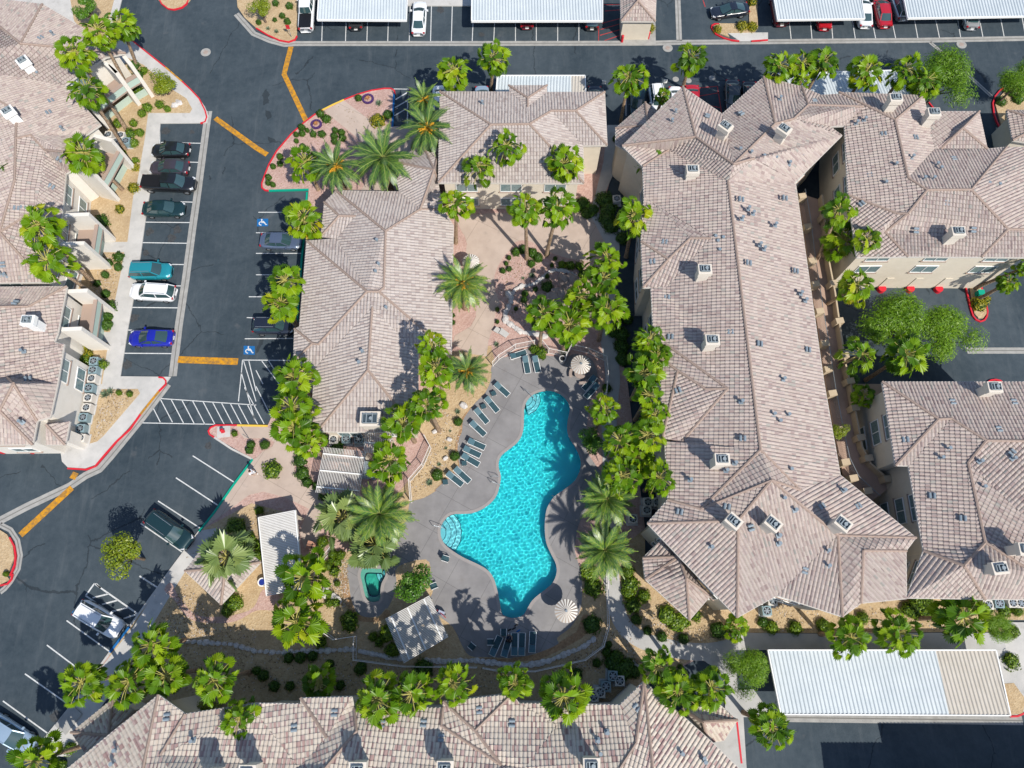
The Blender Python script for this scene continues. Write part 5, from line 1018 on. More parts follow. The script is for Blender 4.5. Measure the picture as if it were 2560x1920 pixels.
    for s in (-1,1):
        b=MB();b.box((hl-.30,s*hw*.66,hood-.16),(.34,.34,.13),rz=-s*.45);parts.append(('headlight',b,'H',False))
        b=MB();b.box((-hl+.13,s*hw*.68,deck-.14),(.16,.38,.15),rz=s*.3);parts.append(('taillight',b,'R',False))
        b=MB();b.box((xf0-.32,s*(hw+.10),belt+.02),(.16,.24,.14));parts.append(('mirror',b,'P',False))
    b=MB();b.box((-hl-.0,0,.62),(.05,.42,.14));parts.append(('number_plate',b,'W',False))
    for fx in (hl-.92,-hl+.95):
        for s in (-1,1):
            b=MB();r_=.335 if kind!='pickup' else .39;ring=[]
            b.add([(fx+math.cos(a*6.283/16)*q,s*(hw-.01-o_),r_+math.sin(a*6.283/16)*q) for o_,q in ((.2,r_),(0.0,r_),(0.0,r_*.62)) for a in range(16)],[(k*16+a,k*16+(a+1)%16,(k+1)*16+(a+1)%16,(k+1)*16+a) for k in (0,1) for a in range(16)]);parts.append(('wheel',b,'B',False))
            b=MB();b.add([(fx+math.cos(a*6.283/16)*r_*.62,s*(hw-.02),r_+math.sin(a*6.283/16)*r_*.62) for a in range(16)],[tuple(range(16))]);parts.append(('>rim',b,'A',False))
    return parts,L
M_CG=mat('car_glass',(.03,.065,.07),.06,spec=.9,coat=.5);M_HL=mat('headlight_lens',(.6,.62,.64),.1,spec=.8);M_TL=mat('taillight_lens',(.35,.01,.015),.2,spec=.7);M_TY=mat('tyre_rubber',(.012,.012,.013),.8);M_RIM=mat('alloy_rim',(.45,.46,.47),.3,metal=.7)
CM={'G':M_CG,'H':M_HL,'R':M_TL,'B':M_TY,'A':M_RIM,'K':M_BLK,'T':M_METG,'W':M_WHITE}
CARS={}
def car(kind,spec,paint,label,cat='car',z=.3,Lp=None,glass=None):
    f,r_=pts(spec,.6);d=(f-r_).to_2d();rz=math.atan2(d.y,d.x);ln=d.length
    if kind not in CARS:
        parts,L=carset(kind);PRT=[]
        for nme,b,k,sm in parts:
            o=b.build(nme.strip('>'),CM.get(k,M_WHITE),smooth=sm);PRT.append((nme,o,k))
            if k=='P': o.material_slots[0].link='OBJECT'
        CARS[kind]=(PRT,L,[0])
    PRT,L,cnt=CARS[kind];c=(f+r_)/2;s=ln/L
    root=empty('pickup_truck' if kind=='pickup' else 'parked_car',(c.x,c.y,.0),rz);root.scale=(max(.85,min(1.12,s)),1,1) if True else None;tag(root,label,cat,'parked cars');last=None
    if Lp: pass
    for nme,o,k in PRT:
        q=o if cnt[0]==0 else o.copy()
        if cnt[0]: link(q)
        q.parent=last if nme[0]=='>' else root
        if nme[0]!='>': last=q
        if k=='P': q.material_slots[0].link='OBJECT';q.material_slots[0].material=paint
    cnt[0]+=1;return root
BK=carpaint('black',(.010,.011,.013));WH=carpaint('white',(.78,.79,.80));NV=carpaint('navy_black',(.012,.016,.028));TL=carpaint('teal',(.02,.28,.34),.3);BL=carpaint('blue',(.012,.02,.36),.2);SB=carpaint('steel_blue',(.13,.17,.25),.5);PG=carpaint('dark_plum_grey',(.06,.05,.065),.3);DG=carpaint('dark_green',(.012,.04,.045),.3);PB=carpaint('pale_blue',(.33,.44,.55),.3);RD=carpaint('red',(.42,.01,.02));MR=carpaint('maroon',(.13,.01,.02));DGY=carpaint('dark_grey',(.05,.055,.06),.4);SV=carpaint('silver',(.52,.54,.56),.5)
car('sedan','00:1312,1300 1645,1300',BK,'black sedan at the top of the left parking row, nose to the sidewalk')
car('sedan','00:1298,1448 1638,1458',PG,'dark plum grey sedan just above the black pickup')
car('pickup','00:1697,1600 1232,1580',BK,'long black pickup truck in the left parking row','pickup truck')
car('sedan','10:1600,148 1240,150',DG,'very dark green sedan just below the black pickup')
car('suv','10:1490,685 1128,690',TL,'teal crossover with a sunshade behind its windshield','car')
car('suv','10:1133,858 1520,880',WH,'white crossover with sunroof beside the teal one','car')
car('coupe','10:1116,1262 1504,1262',BL,'bright blue car alone near the lower end of the left parking row')
car('sedan','11:392,432 42,424',SB,'steel blue sedan with sunroof parked at the green kerb by the clubhouse')
car('suv','11:335,1160 -20,1160',NV,'dark SUV half hidden in tree shade by the clubhouse')
car('suv','20:1655,1395 1288,1130',DG,'dark green SUV parked at a slant at the green kerb')
car('suv','30:1045,480 682,265',WH,'white crossover in the blue kerbed accessible stall')
car('sedan','30:285,1490 -95,1240',PB,'pale blue sedan cut by the lower left corner of the picture')
car('pickup','01:452,-100 428,312',WH,'white pickup truck with dark bed cover at the top','pickup truck')
car('sedan','01:868,-55 862,285',DGY,'dark car with red tail lights under the top left carport')
car('sedan','01:1418,12 1402,308',WH,'white sedan between the two carports at the top')
car('sedan','02:128,-60 130,268',MR,'dark maroon car under the second top carport, left end');car('suv','02:695,-60 690,295',DGY,'dark grey SUV at the right end of the second top carport')
car('coupe','02:1718,112 2040,72',NV,'glossy black fastback parked crosswise above the red kerbed island')
car('suv','03:60,-100 128,268',MR,'maroon SUV at the left end of the third top carport');car('sedan','03:470,-50 490,282',RD,'bright red car under the third top carport')
car('sedan','03:800,-70 848,266',WH,'white sedan half under the third top carport beside a red sedan');car('sedan','03:955,-60 1018,252',RD,'deep red sedan in the open stall between two carports');car('suv','03:1085,-130 1182,208',SV,'silver SUV at the left end of the rightmost top carport');car('sedan','03:1715,-60 1768,282',SV,'silver sedan under the rightmost top carport')
car('sedan','02:1085,1020 1088,740',DG,'dark car with a teal tinted windshield below a leaning palm');car('suv','02:1275,985 1238,752',WH,'white SUV backed in beside the roof peak with a small palm');car('sedan','02:1425,1060 1408,762',WH,'white car almost hidden behind the roof peak');car('sedan','02:1575,1050 1550,748',RD,'red car with only its tail showing by the roof peak')
car('sedan','02:1915,985 1900,702',DGY,'dark grey sedan between the red hatching and the roof valley');car('sedan','02:2070,1000 2045,718',BK,'black car mostly hidden behind the second roof peak');car('sedan','02:728,1050 712,757',NV,'dark blue car at the right end of the carport behind the courtyard building')
car('sedan','01:1600,1040 1588,752',WH,'white car behind the left end of the courtyard building');car('sedan','01:1965,1050 1952,757',PB,'pale blue car behind the courtyard building');car('sedan','01:1400,1050 1388,775',NV,'blue car hidden by the tall date palm at the blue kerb')
# ---------------------------------------------------------------- carports
def carport(quad,h,label,posts=4,split=None,n=0):
    q=pts(quad,h);root=empty('carport',(sum(p.x for p in q)/4,sum(p.y for p in q)/4,0));tag(root,label,'carport','carports');L=root.location
    w=q[1]-q[0];sl=(q[3]-q[0]).normalized();parts=[(0,1,M_METW)] if not split else [(0,split,M_METW),(split,1,M_METT)]
    for a,b,m_ in parts:
        V=[q[0]+w*a,q[0]+w*b,q[3]+(q[2]-q[3])*b,q[3]+(q[2]-q[3])*a];V=[v-L for v in V]
        vs,fs,_,_t=rib_surface(V,.36,None,.08,0,(0,0,1,1),slope=sl);o=mobj('roof_panel',vs,fs,m_,root);n2=MB();n2.add([v-Vector((0,0,.02)) for v in V],[(0,1,2,3)]);n2.build('underside',m_,root)
    b=MB()
    for i in range(4): b.bar(q[i]-L+Vector((0,0,-.03)),q[(i+1)%4]-L+Vector((0,0,-.03)),.1,.26)
    b.build('fascia',M_WHITE,root)
    for i in range(posts):
        t=(i+.5)/posts;p=q[0]+w*t+(q[3]-q[0])*.5-L;b=MB();b.box((p.x,p.y,h/2-.15),(.18,.18,h-.3));b.bar(p-(q[3]-q[0])*.42+Vector((0,0,-.2)),p+(q[3]-q[0])*.42+Vector((0,0,-.2)),.12,.18);b.build('post',M_METG,root)
carport('01:548,-130 1312,-130 1300,178 530,173',2.5,'white ribbed carport at the top, beside the white pickup');carport('01:1865,-130 02:783,-130 02:783,183 01:1862,185',2.5,'white ribbed carport at the top centre, leaf specks on its roof')
carport('03:30,-130 790,-130 835,165 82,175',2.5,'white ribbed carport at the top with two red cars beside it');carport('03:1150,-130 2400,-130 2400,140 1208,160',2.5,'white ribbed carport at the top right corner',5)
carport('01:2085,655 02:632,655 02:640,860 01:2070,860',2.5,'carport with a tan right end behind the courtyard building',4,.84);carport('03:55,640 1090,610 1240,830 130,850',2.5,'white carport dappled by palm shadows at the upper right',4);carport('33:-2,640 1966,640 2092,1205 110,1195',2.6,'big white carport with a tan end at the lower right',5,.735)
# the neighbouring building just outside the frame, whose serrated shadow falls on the lower right drive
hE=8.0;sh=Vector((-SX,-SY))*(hE/math.tan(SUN_EL));cs=[(p.to_2d()-sh) for p in pts('33:462,1442 985,1442 950,1272 2150,1272 3300,1272 3300,3600 900,3600 490,1680',0)]
root=empty('apartment_building',(cs[3].x,cs[3].y,0));tag(root,'neighbouring apartment building just beyond the lower right edge, seen only by its shadow','building');L=Vector((cs[3].x,cs[3].y,0));b=MB();b.prism([(p.x-L.x,p.y-L.y) for p in inset(cs,.4)],0,hE-.1);b.build('wall',M_STUC,root)
V=[Vector((p.x,p.y,hE))-L for p in cs];vs,fs,uv,TS=rib_surface(V,slope=(0,-1,0),amp=.12);mobj('roof',vs,fs,TILE,root,uvs=uv)
# ---------------------------------------------------------------- condensers, loungers, furniture
def proto(fn):
    c=[None]
    def make(*a,**k):
        if c[0] is None: c[0]=fn();return c[0]
        return copy_tree(c[0])
    return make
def copy_tree(o,parent=None):
    c=o.copy();link(c);c.parent=parent
    for ch in [x for x in o.children if not x.get('_')]: copy_tree(ch,c)
    return c
def ac(mcol,big=1.0):
    r=empty('air_conditioner');b=MB();b.box((0,0,.42),(.86,.86,.84));b.build('cabinet',mcol,r)
    b=MB();b.cyl((0,0),.34,.84,.87,20);b.build('fan_grille',M_DARK,r);b=MB()
    for k in range(3): b.box((0,0,.885),(.6,.12,.01),rz=k*1.05)
    b.cyl((0,0),.12,.87,.92,12);b.build('fan',M_METG,r);b=MB();b.box((0,0,.03),(1.15,1.15,.06));b.build('pad',M_CONC,r)
    b=MB();strip([(.4*math.cos(a*.314),.4*math.sin(a*.314)) for a in range(20)],.1,.84,.885,b,True);b.build('rim',mcol,r);return r
AC={'g':proto(lambda:ac(M_ACG)),'w':proto(lambda:ac(M_ACW))}
def acs(spec,where,z=0):
    its=spec.split();code=None;L=[]
    for t in its:
        if ':' in t: code,t=t.split(':')
        k='w' if t[-1]=='w' else 'g';x,y=t.rstrip('wg').split(',');L.append((S(code,float(x),float(y)),k))
    for (q,k),lb in zip(L,clabels([a for a,_ in L],'boxy condenser unit',where)):
        o=AC[k]();p=P(q[0],q[1],.85);o.location=(p.x,p.y,.12);o.rotation_euler=(0,0,random.Random(lb).choice((0,.05,-.04)));tag(o,('beige ' if k=='w' else 'blue grey ')+lb,'air conditioner','condenser units')
acs('00:940,1165w 1000,1225w 1045,1170w 1090,1220g','in the upper left bed');acs('10:812,1462g 806,1538g 795,1612w 20:770,35g 765,120w 750,205w 722,288g 697,385g 700,467w','in the row beside the pale end wall')
acs('21:670,480w 780,473g 888,480g','under the south eave of the clubhouse');acs('22:1175,1020w 1257,1022w 1165,1090w 1045,1165w','in the dark notch by the long building');acs('32:870,862g 930,905w 812,952g 762,1005w 706,1040w','in the dark corner of the bottom building');acs('32:2122,208w 2178,138g 2200,300g 33:38,215w','beside the stair block')
acs('33:1900,250w 1995,235g 2110,232w 2180,235w','under the lower right eave');acs('12:905,60w','beside the dark hedge')
def lounger():
    r=empty('sun_lounger');b=MB()
    for s in (-1,1):
        b.bar((-.95,s*.31,.30),(.95,s*.31,.30),.05,.05)
    for x in (-.95,.95,.2): b.bar((x,-.31,.3),(x,.31,.3),.05,.05)
    b.build('frame',M_WHITE,r)
    for x in (-.75,.7):
        for s in (-1,1): b=MB();b.box((x,s*.31,.14),(.05,.05,.28));b.build('leg',M_WHITE,r)
    b=MB();b.add([(.95,-.28,.33),(.95,.28,.33),(-.2,.28,.33),(-.2,-.28,.33),(.95,-.28,.30),(.95,.28,.30),(-.2,.28,.30),(-.2,-.28,.30)],[(0,1,2,3),(7,6,5,4),(0,4,5,1),(2,6,7,3)]);b.build('seat',M_SLING,r)
    b=MB();b.add([(-.24,-.28,.34),(-.24,.28,.34),(-.92,.28,.68),(-.92,-.28,.68),(-.24,-.28,.31),(-.24,.28,.31),(-.92,.28,.65),(-.92,-.28,.65)],[(0,1,2,3),(7,6,5,4),(2,6,7,3)]);b.build('backrest',mat('backrest_fabric',(.045,.105,.135),.6,col2=(.06,.13,.16),scale=8),r);return r
LG=proto(lounger)
def footrest():
    r=empty('side_table');b=MB();b.box((0,0,.36),(.5,.5,.04));b.build('table_top',M_SLING,r)
    for x in (-.22,.22):
        for y in (-.22,.22): b=MB();b.box((x,y,.17),(.04,.04,.34));b.build('leg',M_WHITE,r)
    return r
FT=proto(footrest)
def chair():
    r=empty('patio_chair');b=MB();b.box((0,0,.40),(.5,.5,.04));b.build('seat',M_SLING,r);b=MB();b.add([(-.25,-.25,.42),(-.25,.25,.42),(-.38,.25,.9),(-.38,-.25,.9)],[(0,1,2,3)]);b.build('backrest',M_SLING,r)
    for s in (-1,1): b=MB();b.bar((-.36,s*.27,.62),(.26,s*.27,.62),.04,.04);b.bar((.26,s*.27,.62),(.26,s*.27,.0),.04,.04);b.bar((-.3,s*.27,.62),(-.3,s*.27,.0),.04,.04);b.build('armrest',M_WHITE,r)
    return r
CHR=proto(chair)
def placed(maker,pairs,what,where,cat,group,z=.14,sep='|'):
    L=[];
    for t in pairs.split(sep):
        q=pts(t);L.append(q)
    mid=[((a[0][0]+a[1][0])/2,(a[0][1]+a[1][1])/2) for a in L]
    for q,lb in zip(L,clabels(mid,what,where)):
        a,b=P(*q[0],z+.35),P(*q[1],z+.3);d=b-a;o=maker();o.location=((a.x+b.x)/2,(a.y+b.y)/2,z);o.rotation_euler=(0,0,math.atan2(d.y,d.x));tag(o,lb,cat,group)
        if cat=='lounger': o.scale=(max(.85,min(1.15,d.to_2d().length/1.95)),1,1)
placed(LG,'D:1000,225 1175,170|D:1158,215 1192,398|D:1262,215 1300,388','grey green sling lounger','by the white railing atop the deck','lounger','sun loungers')
placed(LG,'D:845,505 985,632|D:745,655 872,805|D:635,775 762,925|D:585,915 735,1055|D:555,1110 735,1190|D:508,1190 688,1275|D:490,1265 672,1372|D:415,1405 572,1552|D:332,1455 495,1585','grey green sling lounger','along the curved gravel edge left of the pool','lounger','sun loungers')
placed(LG,'D:1905,430 1780,570|D:1935,510 1800,655','grey green sling lounger','in shade right of the upper umbrella','lounger','sun loungers')
placed(LG,'31:2035,690 2110,520|31:2140,700 2190,530|32:20,690 22,490|32:82,690 88,490|32:172,665 182,478','dark green sling lounger','in the shaded group below the pool','lounger','sun loungers')
placed(FT,'D:800,620 850,600|D:695,755 740,740|D:490,1355 535,1350|D:290,1555 335,1550|E:300,840 345,835','low grey green side table','among the loungers on the left deck','table','side tables',)
placed(CHR,'31:2140,500 2140,460|31:1880,620 1845,590|31:2040,570 2005,570|F:2120,1380 2170,1360|E:290,830 350,850','green sling patio chair','around the lower deck','chair','patio chairs')
def umbrella(spec,label,base='pole',ht=2.5):
    code,t=spec.split(':');a=[float(x) for x in t.split(',')];q=S(code,a[0],a[1]);top=P(q[0],q[1],ht);rad=a[2]/WIN[code][2]/I(top)[2];r=empty('umbrella',(top.x,top.y,.14));tag(r,label,'umbrella','striped metal umbrellas');n=40
    m=MB();V=[(0,0,ht-.14+.28)];F1=[];
    for k in range(n*2):
        an=k*math.pi/n;z=ht-.24+(.03 if (k//2)%2 else 0);V.append((rad*math.cos(an),rad*math.sin(an),z+ (.03 if k%4 in(1,2) else 0)))
    for k in range(n*2): m.add([V[0],V[1+k],V[1+(k+1)%(n*2)]],[(0,1,2)],(k//2)%2)
    m.build('canopy',[mat('canopy_cream',(.66,.63,.58),.6),mat('canopy_tan',(.30,.25,.21),.6)],r);b=MB();b.cyl((0,0),.04,0,ht-.1,10);b.build('pole',M_METG,r);b=MB();b.cyl((0,0),.12,ht+.10,ht+.2,10);b.build('finial',M_METG,r);b=MB();b.cyl((0,0),.35,0,.06,18);b.build('base',M_CONC,r);return r
U1=umbrella('E:1597,1393,122','tan and white striped round umbrella at the lower right of the pool deck');U2=umbrella('D:1755,302,108','grey striped round umbrella over a table at the top right of the deck');U3=umbrella('C:370,450,102','white striped round umbrella peeking out behind the date palm at the plaza')
def patiotable(pt,label):
    p=pts(pt,.75)[0];r=empty('round_table',(p.x,p.y,.14));tag(r,label,'table');b=MB();b.cyl((0,0),.6,.70,.74,24);b.build('table_top',M_ROCKD,r)
    b=MB();b.cyl((0,0),.06,0,.7,8);b.build('pedestal',M_METG,r)
    for k in range(3):
        a=k*2.1+.9;x,y=1.0*math.cos(a),1.0*math.sin(a);m=MB();pl=[(1.0*math.cos(a+t),1.0*math.sin(a+t)) for t in (-.5,-.25,0,.25,.5)];strip(pl,.32,.42,.46,m);m.build('bench',M_ROCKD,r);
patiotable('D:1745,400','round patio table with curved benches under the grey striped umbrella')
# trash can, bins, pots
def tub(name,pt,r0,h,m,label,cat,inner=M_DARK):
    p=pts(pt,h)[0];r=empty(name,(p.x,p.y,.13));tag(r,label,cat);b=MB();b.cyl((0,0),r0*.85,0,h,20,r1=r0);b.build('body',m,r);b=MB();b.cyl((0,0),r0*.72,h,h+.01,20);b.build('opening',inner,r);b=MB();strip([(r0*.86*math.cos(a*.314),r0*.86*math.sin(a*.314)) for a in range(20)],r0*.26,h,h+.05,b,True);b.build('rim',m,r)
tub('trash_can','D:1557,245',.36,.9,M_CONC,'pale round trash can by the white railing','trash can');tub('flower_pot','F:78,1325',.42,.5,M_WHITE,'white pot with blue inside beside the louvred shade roof','pot',mat('blue_glaze',(.02,.04,.25),.3))
p=pts('F:665,885',1.0)[0];r=empty('trash_bin',(p.x,p.y,.13),-.25);tag(r,'square tan trash bin at the bend of the pink path','trash can');b=MB();b.box((0,0,.45),(.75,.7,.9));b.build('body',M_TRIM,r);b=MB();b.box((0,0,.95),(.85,.8,.1));b.build('lid',mat('terracotta',(.42,.22,.15),.8),r);b=MB();b.box((.1,0,1.01),(.1,.45,.02));b.build('slot',M_DARK,r)
# fire hydrant
p=pts('20:1922,405',.5)[0];r=empty('fire_hydrant',(p.x,p.y,.13));tag(r,'red fire hydrant on its concrete pad at the red kerb point','fire hydrant');b=MB();b.cyl((0,0),.15,0,.62,12);b.cyl((0,0),.19,.62,.66,12);b.cyl((0,0),.15,.66,.8,12,r1=.05);b.build('barrel',M_RED,r)
for dx,dy in ((.2,0),(-.2,0),(0,-.22)): b=MB();b.bar((0,0,.45),(dx*1.2,dy*1.2,.45),.13,.13);b.build('nozzle',M_RED,r)
b=MB();b.box((0,0,.01),(1.35,1.2,.06),rz=.1);b.build('pad',M_CONC,r)
# pergolas
def pergola(quad,h,label,n,beams,mats=M_SLAT,posts=True,sw=.07,name='pergola'):
    """quad: slats run from edge 0-1 to edge 3-2"""
    q=pts(quad,h);c=sum(q,Vector((0,0,0)))/4;root=empty(name,(c.x,c.y,0));tag(root,label,'pergola','pergolas');L=Vector((c.x,c.y,0));b=MB()
    for i in range(n+1):
        t=i/n;b.bar(q[0].lerp(q[1],t)-L,q[3].lerp(q[2],t)-L,sw,.07)
    b.build('slats',mats,root)
    for t in beams:
        b=MB();z=Vector((0,0,.11));b.bar(q[0].lerp(q[3],t)-L+z,q[1].lerp(q[2],t)-L+z,.1,.09);b.build('beam',M_WHITE,root);b=MB();b.bar(q[0].lerp(q[3],t)-L-z*1.5,q[1].lerp(q[2],t)-L-z*1.5,.14,.18);b.build('beam',mats,root)
    if posts:
        for i in range(4):
            p=(q[i]*.88+c*.12)-L;b=MB();b.box((p.x,p.y,h/2-.1),(.22,.22,h-.2));b.build('post',M_STUC,root)
    return root
pergola('21:592,545 950,582 885,972 517,937',2.9,'square white slatted pergola south of the clubhouse',27,(.15,.52,.88),sw=.05);pergola('21:945,418 1170,440 1145,610 935,590',2.7,'small slatted lattice beside the square pergola',14,(.5,))
pergola('31:1118,375 1276,750 1660,522 1500,172',2.8,'tilted slatted pergola beside the bottom of the pool deck',31,(.13,.5,.87));pergola('F:25,550 122,1485 570,1395 482,462',2.8,'long dense louvred shade roof beside the small pavilion',48,(.02,.98),sw=.11,name='shade_roof')
# fences
def fence(spec,label,h=1.5,m=M_RAIL,base=.12,name='railing',gap=.14):
    q=pts(spec,base+h);q=[Vector((p.x,p.y,0)) for p in q];root=empty(name,(q[0].x,q[0].y,base));tag(root,label,'fence','metal pool fences');L=Vector((q[0].x,q[0].y,0));rails=MB();pk=MB()
    for i in range(len(q)-1):
        a,b_=q[i]-L,q[i+1]-L;d=b_-a;n=max(1,int(d.length/gap))
        for z in (h-.03,.12): rails.bar(a+Vector((0,0,z)),b_+Vector((0,0,z)),.05,.05)
        for k in range(n): p=a+d*(k/n);pk.box((p.x,p.y,h/2),(.022,.022,h-.1))
    for i in range(len(q)): p=q[i]-L;b=MB();b.box((p.x,p.y,h/2),(.08,.08,h));b.build('post',m,root)
    rails.build('rails',m,root);pk.build('pickets',m,root)
fence('D:815,270 880,200 1060,85 1262,45','white picket railing behind the loungers at the top of the deck');fence('D:1345,45 1415,130 1600,170','short white railing right of the palm trunk at the top of the deck');fence('D:1600,200 1655,85 1845,130 2032,215 2048,400 2030,600','railing around the upper right corner of the pool deck')
fence('32:828,-100 833,60 842,440 795,610 638,728 350,795 200,828 31:2120,830 1960,800','thin railing curving around the lower right of the pool yard');fence('31:1900,795 1600,788 1270,785 1150,770 838,728 840,522 660,550 520,450','thin railing in the shaded bed below the tilted pergola')
fence('21:1450,440 1500,530 1430,690 1315,822 1330,1005','white railing along the tan bed left of the loungers');fence('F:905,880 760,1060 700,1220 680,1310','white railing between the louvred shade roof and the spa')
# rocks
def rockmesh(seed):
    r=random.Random(seed);bm=bmesh.new();bmesh.ops.create_icosphere(bm,subdivisions=2,radius=.5)
    for v in bm.verts: v.co*=1+r.uniform(-.2,.2);v.co.z*=.8;v.co.x*=1.25;v.co.z=max(v.co.z,-.2)
    me=bpy.data.meshes.new('boulder');bm.to_mesh(me);bm.free();o=bpy.data.objects.new('boulder',me);link(o);me.materials.append(M_ROCK);return o
RK=[rockmesh(s) for s in (1,2,3,4)]
def rocks(spec,where,size=.55,n=None,m=None,what='pale boulder',zs=1):
    q=pts(spec)
    if n:
        tot=[0]
        for i in range(len(q)-1): tot.append(tot[-1]+math.dist(q[i],q[i+1]))
        out=[]
        for k in range(n):
            s=tot[-1]*k/(n-1);j=max(i for i in range(len(q)) if tot[i]<=s+1e-9);j=min(j,len(q)-2);t=(s-tot[j])/(tot[j+1]-tot[j]);out.append((q[j][0]+(q[j+1][0]-q[j][0])*t,q[j][1]+(q[j+1][1]-q[j][1])*t,math.atan2(-(q[j+1][1]-q[j][1]),q[j+1][0]-q[j][0])))
        q=out
    for k,(a,lb) in enumerate(zip(q,clabels(q,what,where))):
        r=random.Random(lb);p=P(a[0],a[1],.3);pr=r.choice(RK);o=pr if pr.name not in used else pr.copy()
        if o is pr: used.add(pr.name)
        else: link(o)
        s=size*r.uniform(.8,1.25);o.location=(p.x,p.y,.2);o.scale=(s,s*r.uniform(.8,1.1),s*zs);o.rotation_euler=(0,0,(a[2] if len(a)>2 else r.uniform(0,3))+r.uniform(-.3,.3));tag(o,lb,'rock','landscape boulders')
        if m: o.material_slots[0].link='OBJECT';o.material_slots[0].material=m
rocks('31:-700,560 -200,590 0,650 200,660 560,645 830,635','in the rock row left of the fence steps',.50,30);rocks('31:900,650 1000,670 1150,700 1280,720','in the rock row between the fence steps and tilted pergola',.5,12);rocks('31:1480,725 1600,740 1880,730 2000,745 2200,770 32:160,770 300,740 420,690 560,640 650,590 700,550','in the white rock row below the pool deck',.56,32)
rocks('C:850,930 860,850 900,780 980,745 1050,735 1130,715 1220,650 1320,565 1400,545 1480,555 1560,580 1620,620 1650,670','in the curved stone border of the courtyard garden',.5,22);rocks('C:790,1060 790,1150 840,1200 900,1240 960,1280 1010,1300 1080,1310 1160,1320 1250,1345','in the lower stone border of the courtyard garden',.6,15);rocks('C:830,850 820,1000','beside the courtyard path',.9);rocks('D:505,740 355,1100 310,1300 200,1010','in the tan bed left of the loungers',.6);rocks('00:1545,880 1510,905','in the upper left corner bed',.6)
rocks('C:1560,740 1500,690 1600,700 1420,830 1450,880 1560,900 1500,960 1400,900 1640,880 1700,1130 1750,1080','of the brown rock waterfall',1.5,m=M_ROCKD,what='brown boulder',zs=1.3);rocks('F:830,1450 900,1490 960,1520','between palms left of the spa',.8);rocks('32:1060,760 1020,790 1100,775','by the palm at the curved walk',.6)
# stone seats near the plaza
for sp,l in (('C:680,1235 735,1270 700,1320 640,1285','left one of two flat concrete bench slabs near the plaza'),('C:740,1250 835,1320 790,1370 700,1310','right one of two flat concrete bench slabs near the plaza')):
    q=pts(sp,.5);c=sum(q,Vector((0,0,0)))/4;r=empty('bench',(c.x,c.y,.12));tag(r,l,'bench','concrete benches');b=MB();b.prism([(v.x-c.x,v.y-c.y) for v in q],.36,.46);b.build('seat',M_CONC,r);b=MB();b.prism([((v.x-c.x)*.6,(v.y-c.y)*.6) for v in q],0,.36);b.build('support',M_CONC,r)
# pool ladders and hand rails
def handrail(a,b_,label,w=.0):
    A,B=pts(a,.9)[0],pts(b_,.2)[0];A.z=0;B.z=0;r=empty('pool_handrail',(A.x,A.y,.14));tag(r,label,'handrail','pool handrails');d=B-A;m=MB();m.tube([(0,0,0),(0,0,.75),d*.15+Vector((0,0,.88)),d*.8+Vector((0,0,.6)),d+Vector((0,0,-.4))],.028,8);m.build('tube',M_METG,r)
handrail('D:1150,560','D:1275,690','handrail over the white steps at the top of the pool');handrail('D:800,1490','D:890,1500','upper rail of the ladder at the left side of the pool');handrail('D:795,1545','D:895,1590','lower rail of the ladder at the left side of the pool');handrail('E:170,480','E:320,520','handrail at the white steps of the left pool arm');handrail('F:1580,1185','F:1630,1250','handrail beside the spa steps');handrail('E:1490,215','E:1440,160','short handrail at the right side of the pool')
# round agave wheels
def wheel(pt,rad,label):
    p=pts(pt,.2)[0];r=empty('stone_planter',(p.x,p.y,.13));tag(r,label,'yard ornament','round planter rings');b=MB();n=12
    for k in range(n): a=k*6.283/n;b.box((rad*math.cos(a),rad*math.sin(a),.1),(.22,.3,.2),rz=a)
    b.build('block_ring',mat('purple_block',(.07,.03,.12),.7),r);b=MB()
    for k in range(10): a=k*.63;b.tube([(0,0,.05),(rad*.35*math.cos(a),rad*.35*math.sin(a),.4),(rad*.7*math.cos(a),rad*.7*math.sin(a),.3)],[.05,.04,.01],5)
    b.build('plant',mat('orange_plant',(.55,.14,.05),.7,col2=(.25,.25,.1),scale=6),r)
wheel('01:968,855',.6,'purple block ring planter near the top red kerb of the island');wheel('01:522,1075',.55,'purple block ring planter among the clipped shrubs of the island')
# lamp bollard posts with shadows, signs
def post(pt,h,label,m=M_BLK,name='sign_post',plate=None):
    p=pts(pt,0.1)[0];r=empty(name,(p.x,p.y,.12));tag(r,label,'sign' if plate else 'post');b=MB();b.cyl((0,0),.035,0,h,8);b.build('pole',M_METG,r)
    if plate: b=MB();b.box((0,-.04,h-.25),(.45,.03,.6));b.build('plate',plate,r)
post('01:308,322',1.9,'pole with a red sign plate in the top left tan island',plate=M_RED);post('21:-60,470',1.8,'small post beside the curved path');post('02:780,800',2,'white post at the right end of the middle carport',plate=M_WHITE);post('02:1300,790',2,'sign post behind the white SUV',plate=M_WHITE)
# picnic set beside the square pergola
p=pts('21:960,745',.75)[0];r=empty('picnic_table',(p.x,p.y,.13),1.5);tag(r,'blue slatted picnic table right of the square pergola','table');b=MB()
for k in range(5): b.box((0,-.32+.16*k,.74),(1.8,.13,.04))
b.build('table_top',M_VENT,r)
for s in (-1,1): b=MB();b.box((0,s*.75,.44),(1.8,.28,.04));b.build('bench',M_VENT,r);b=MB();b.box((s*.7,0,.37),(.08,1.4,.7));b.build('leg',M_METG,r)
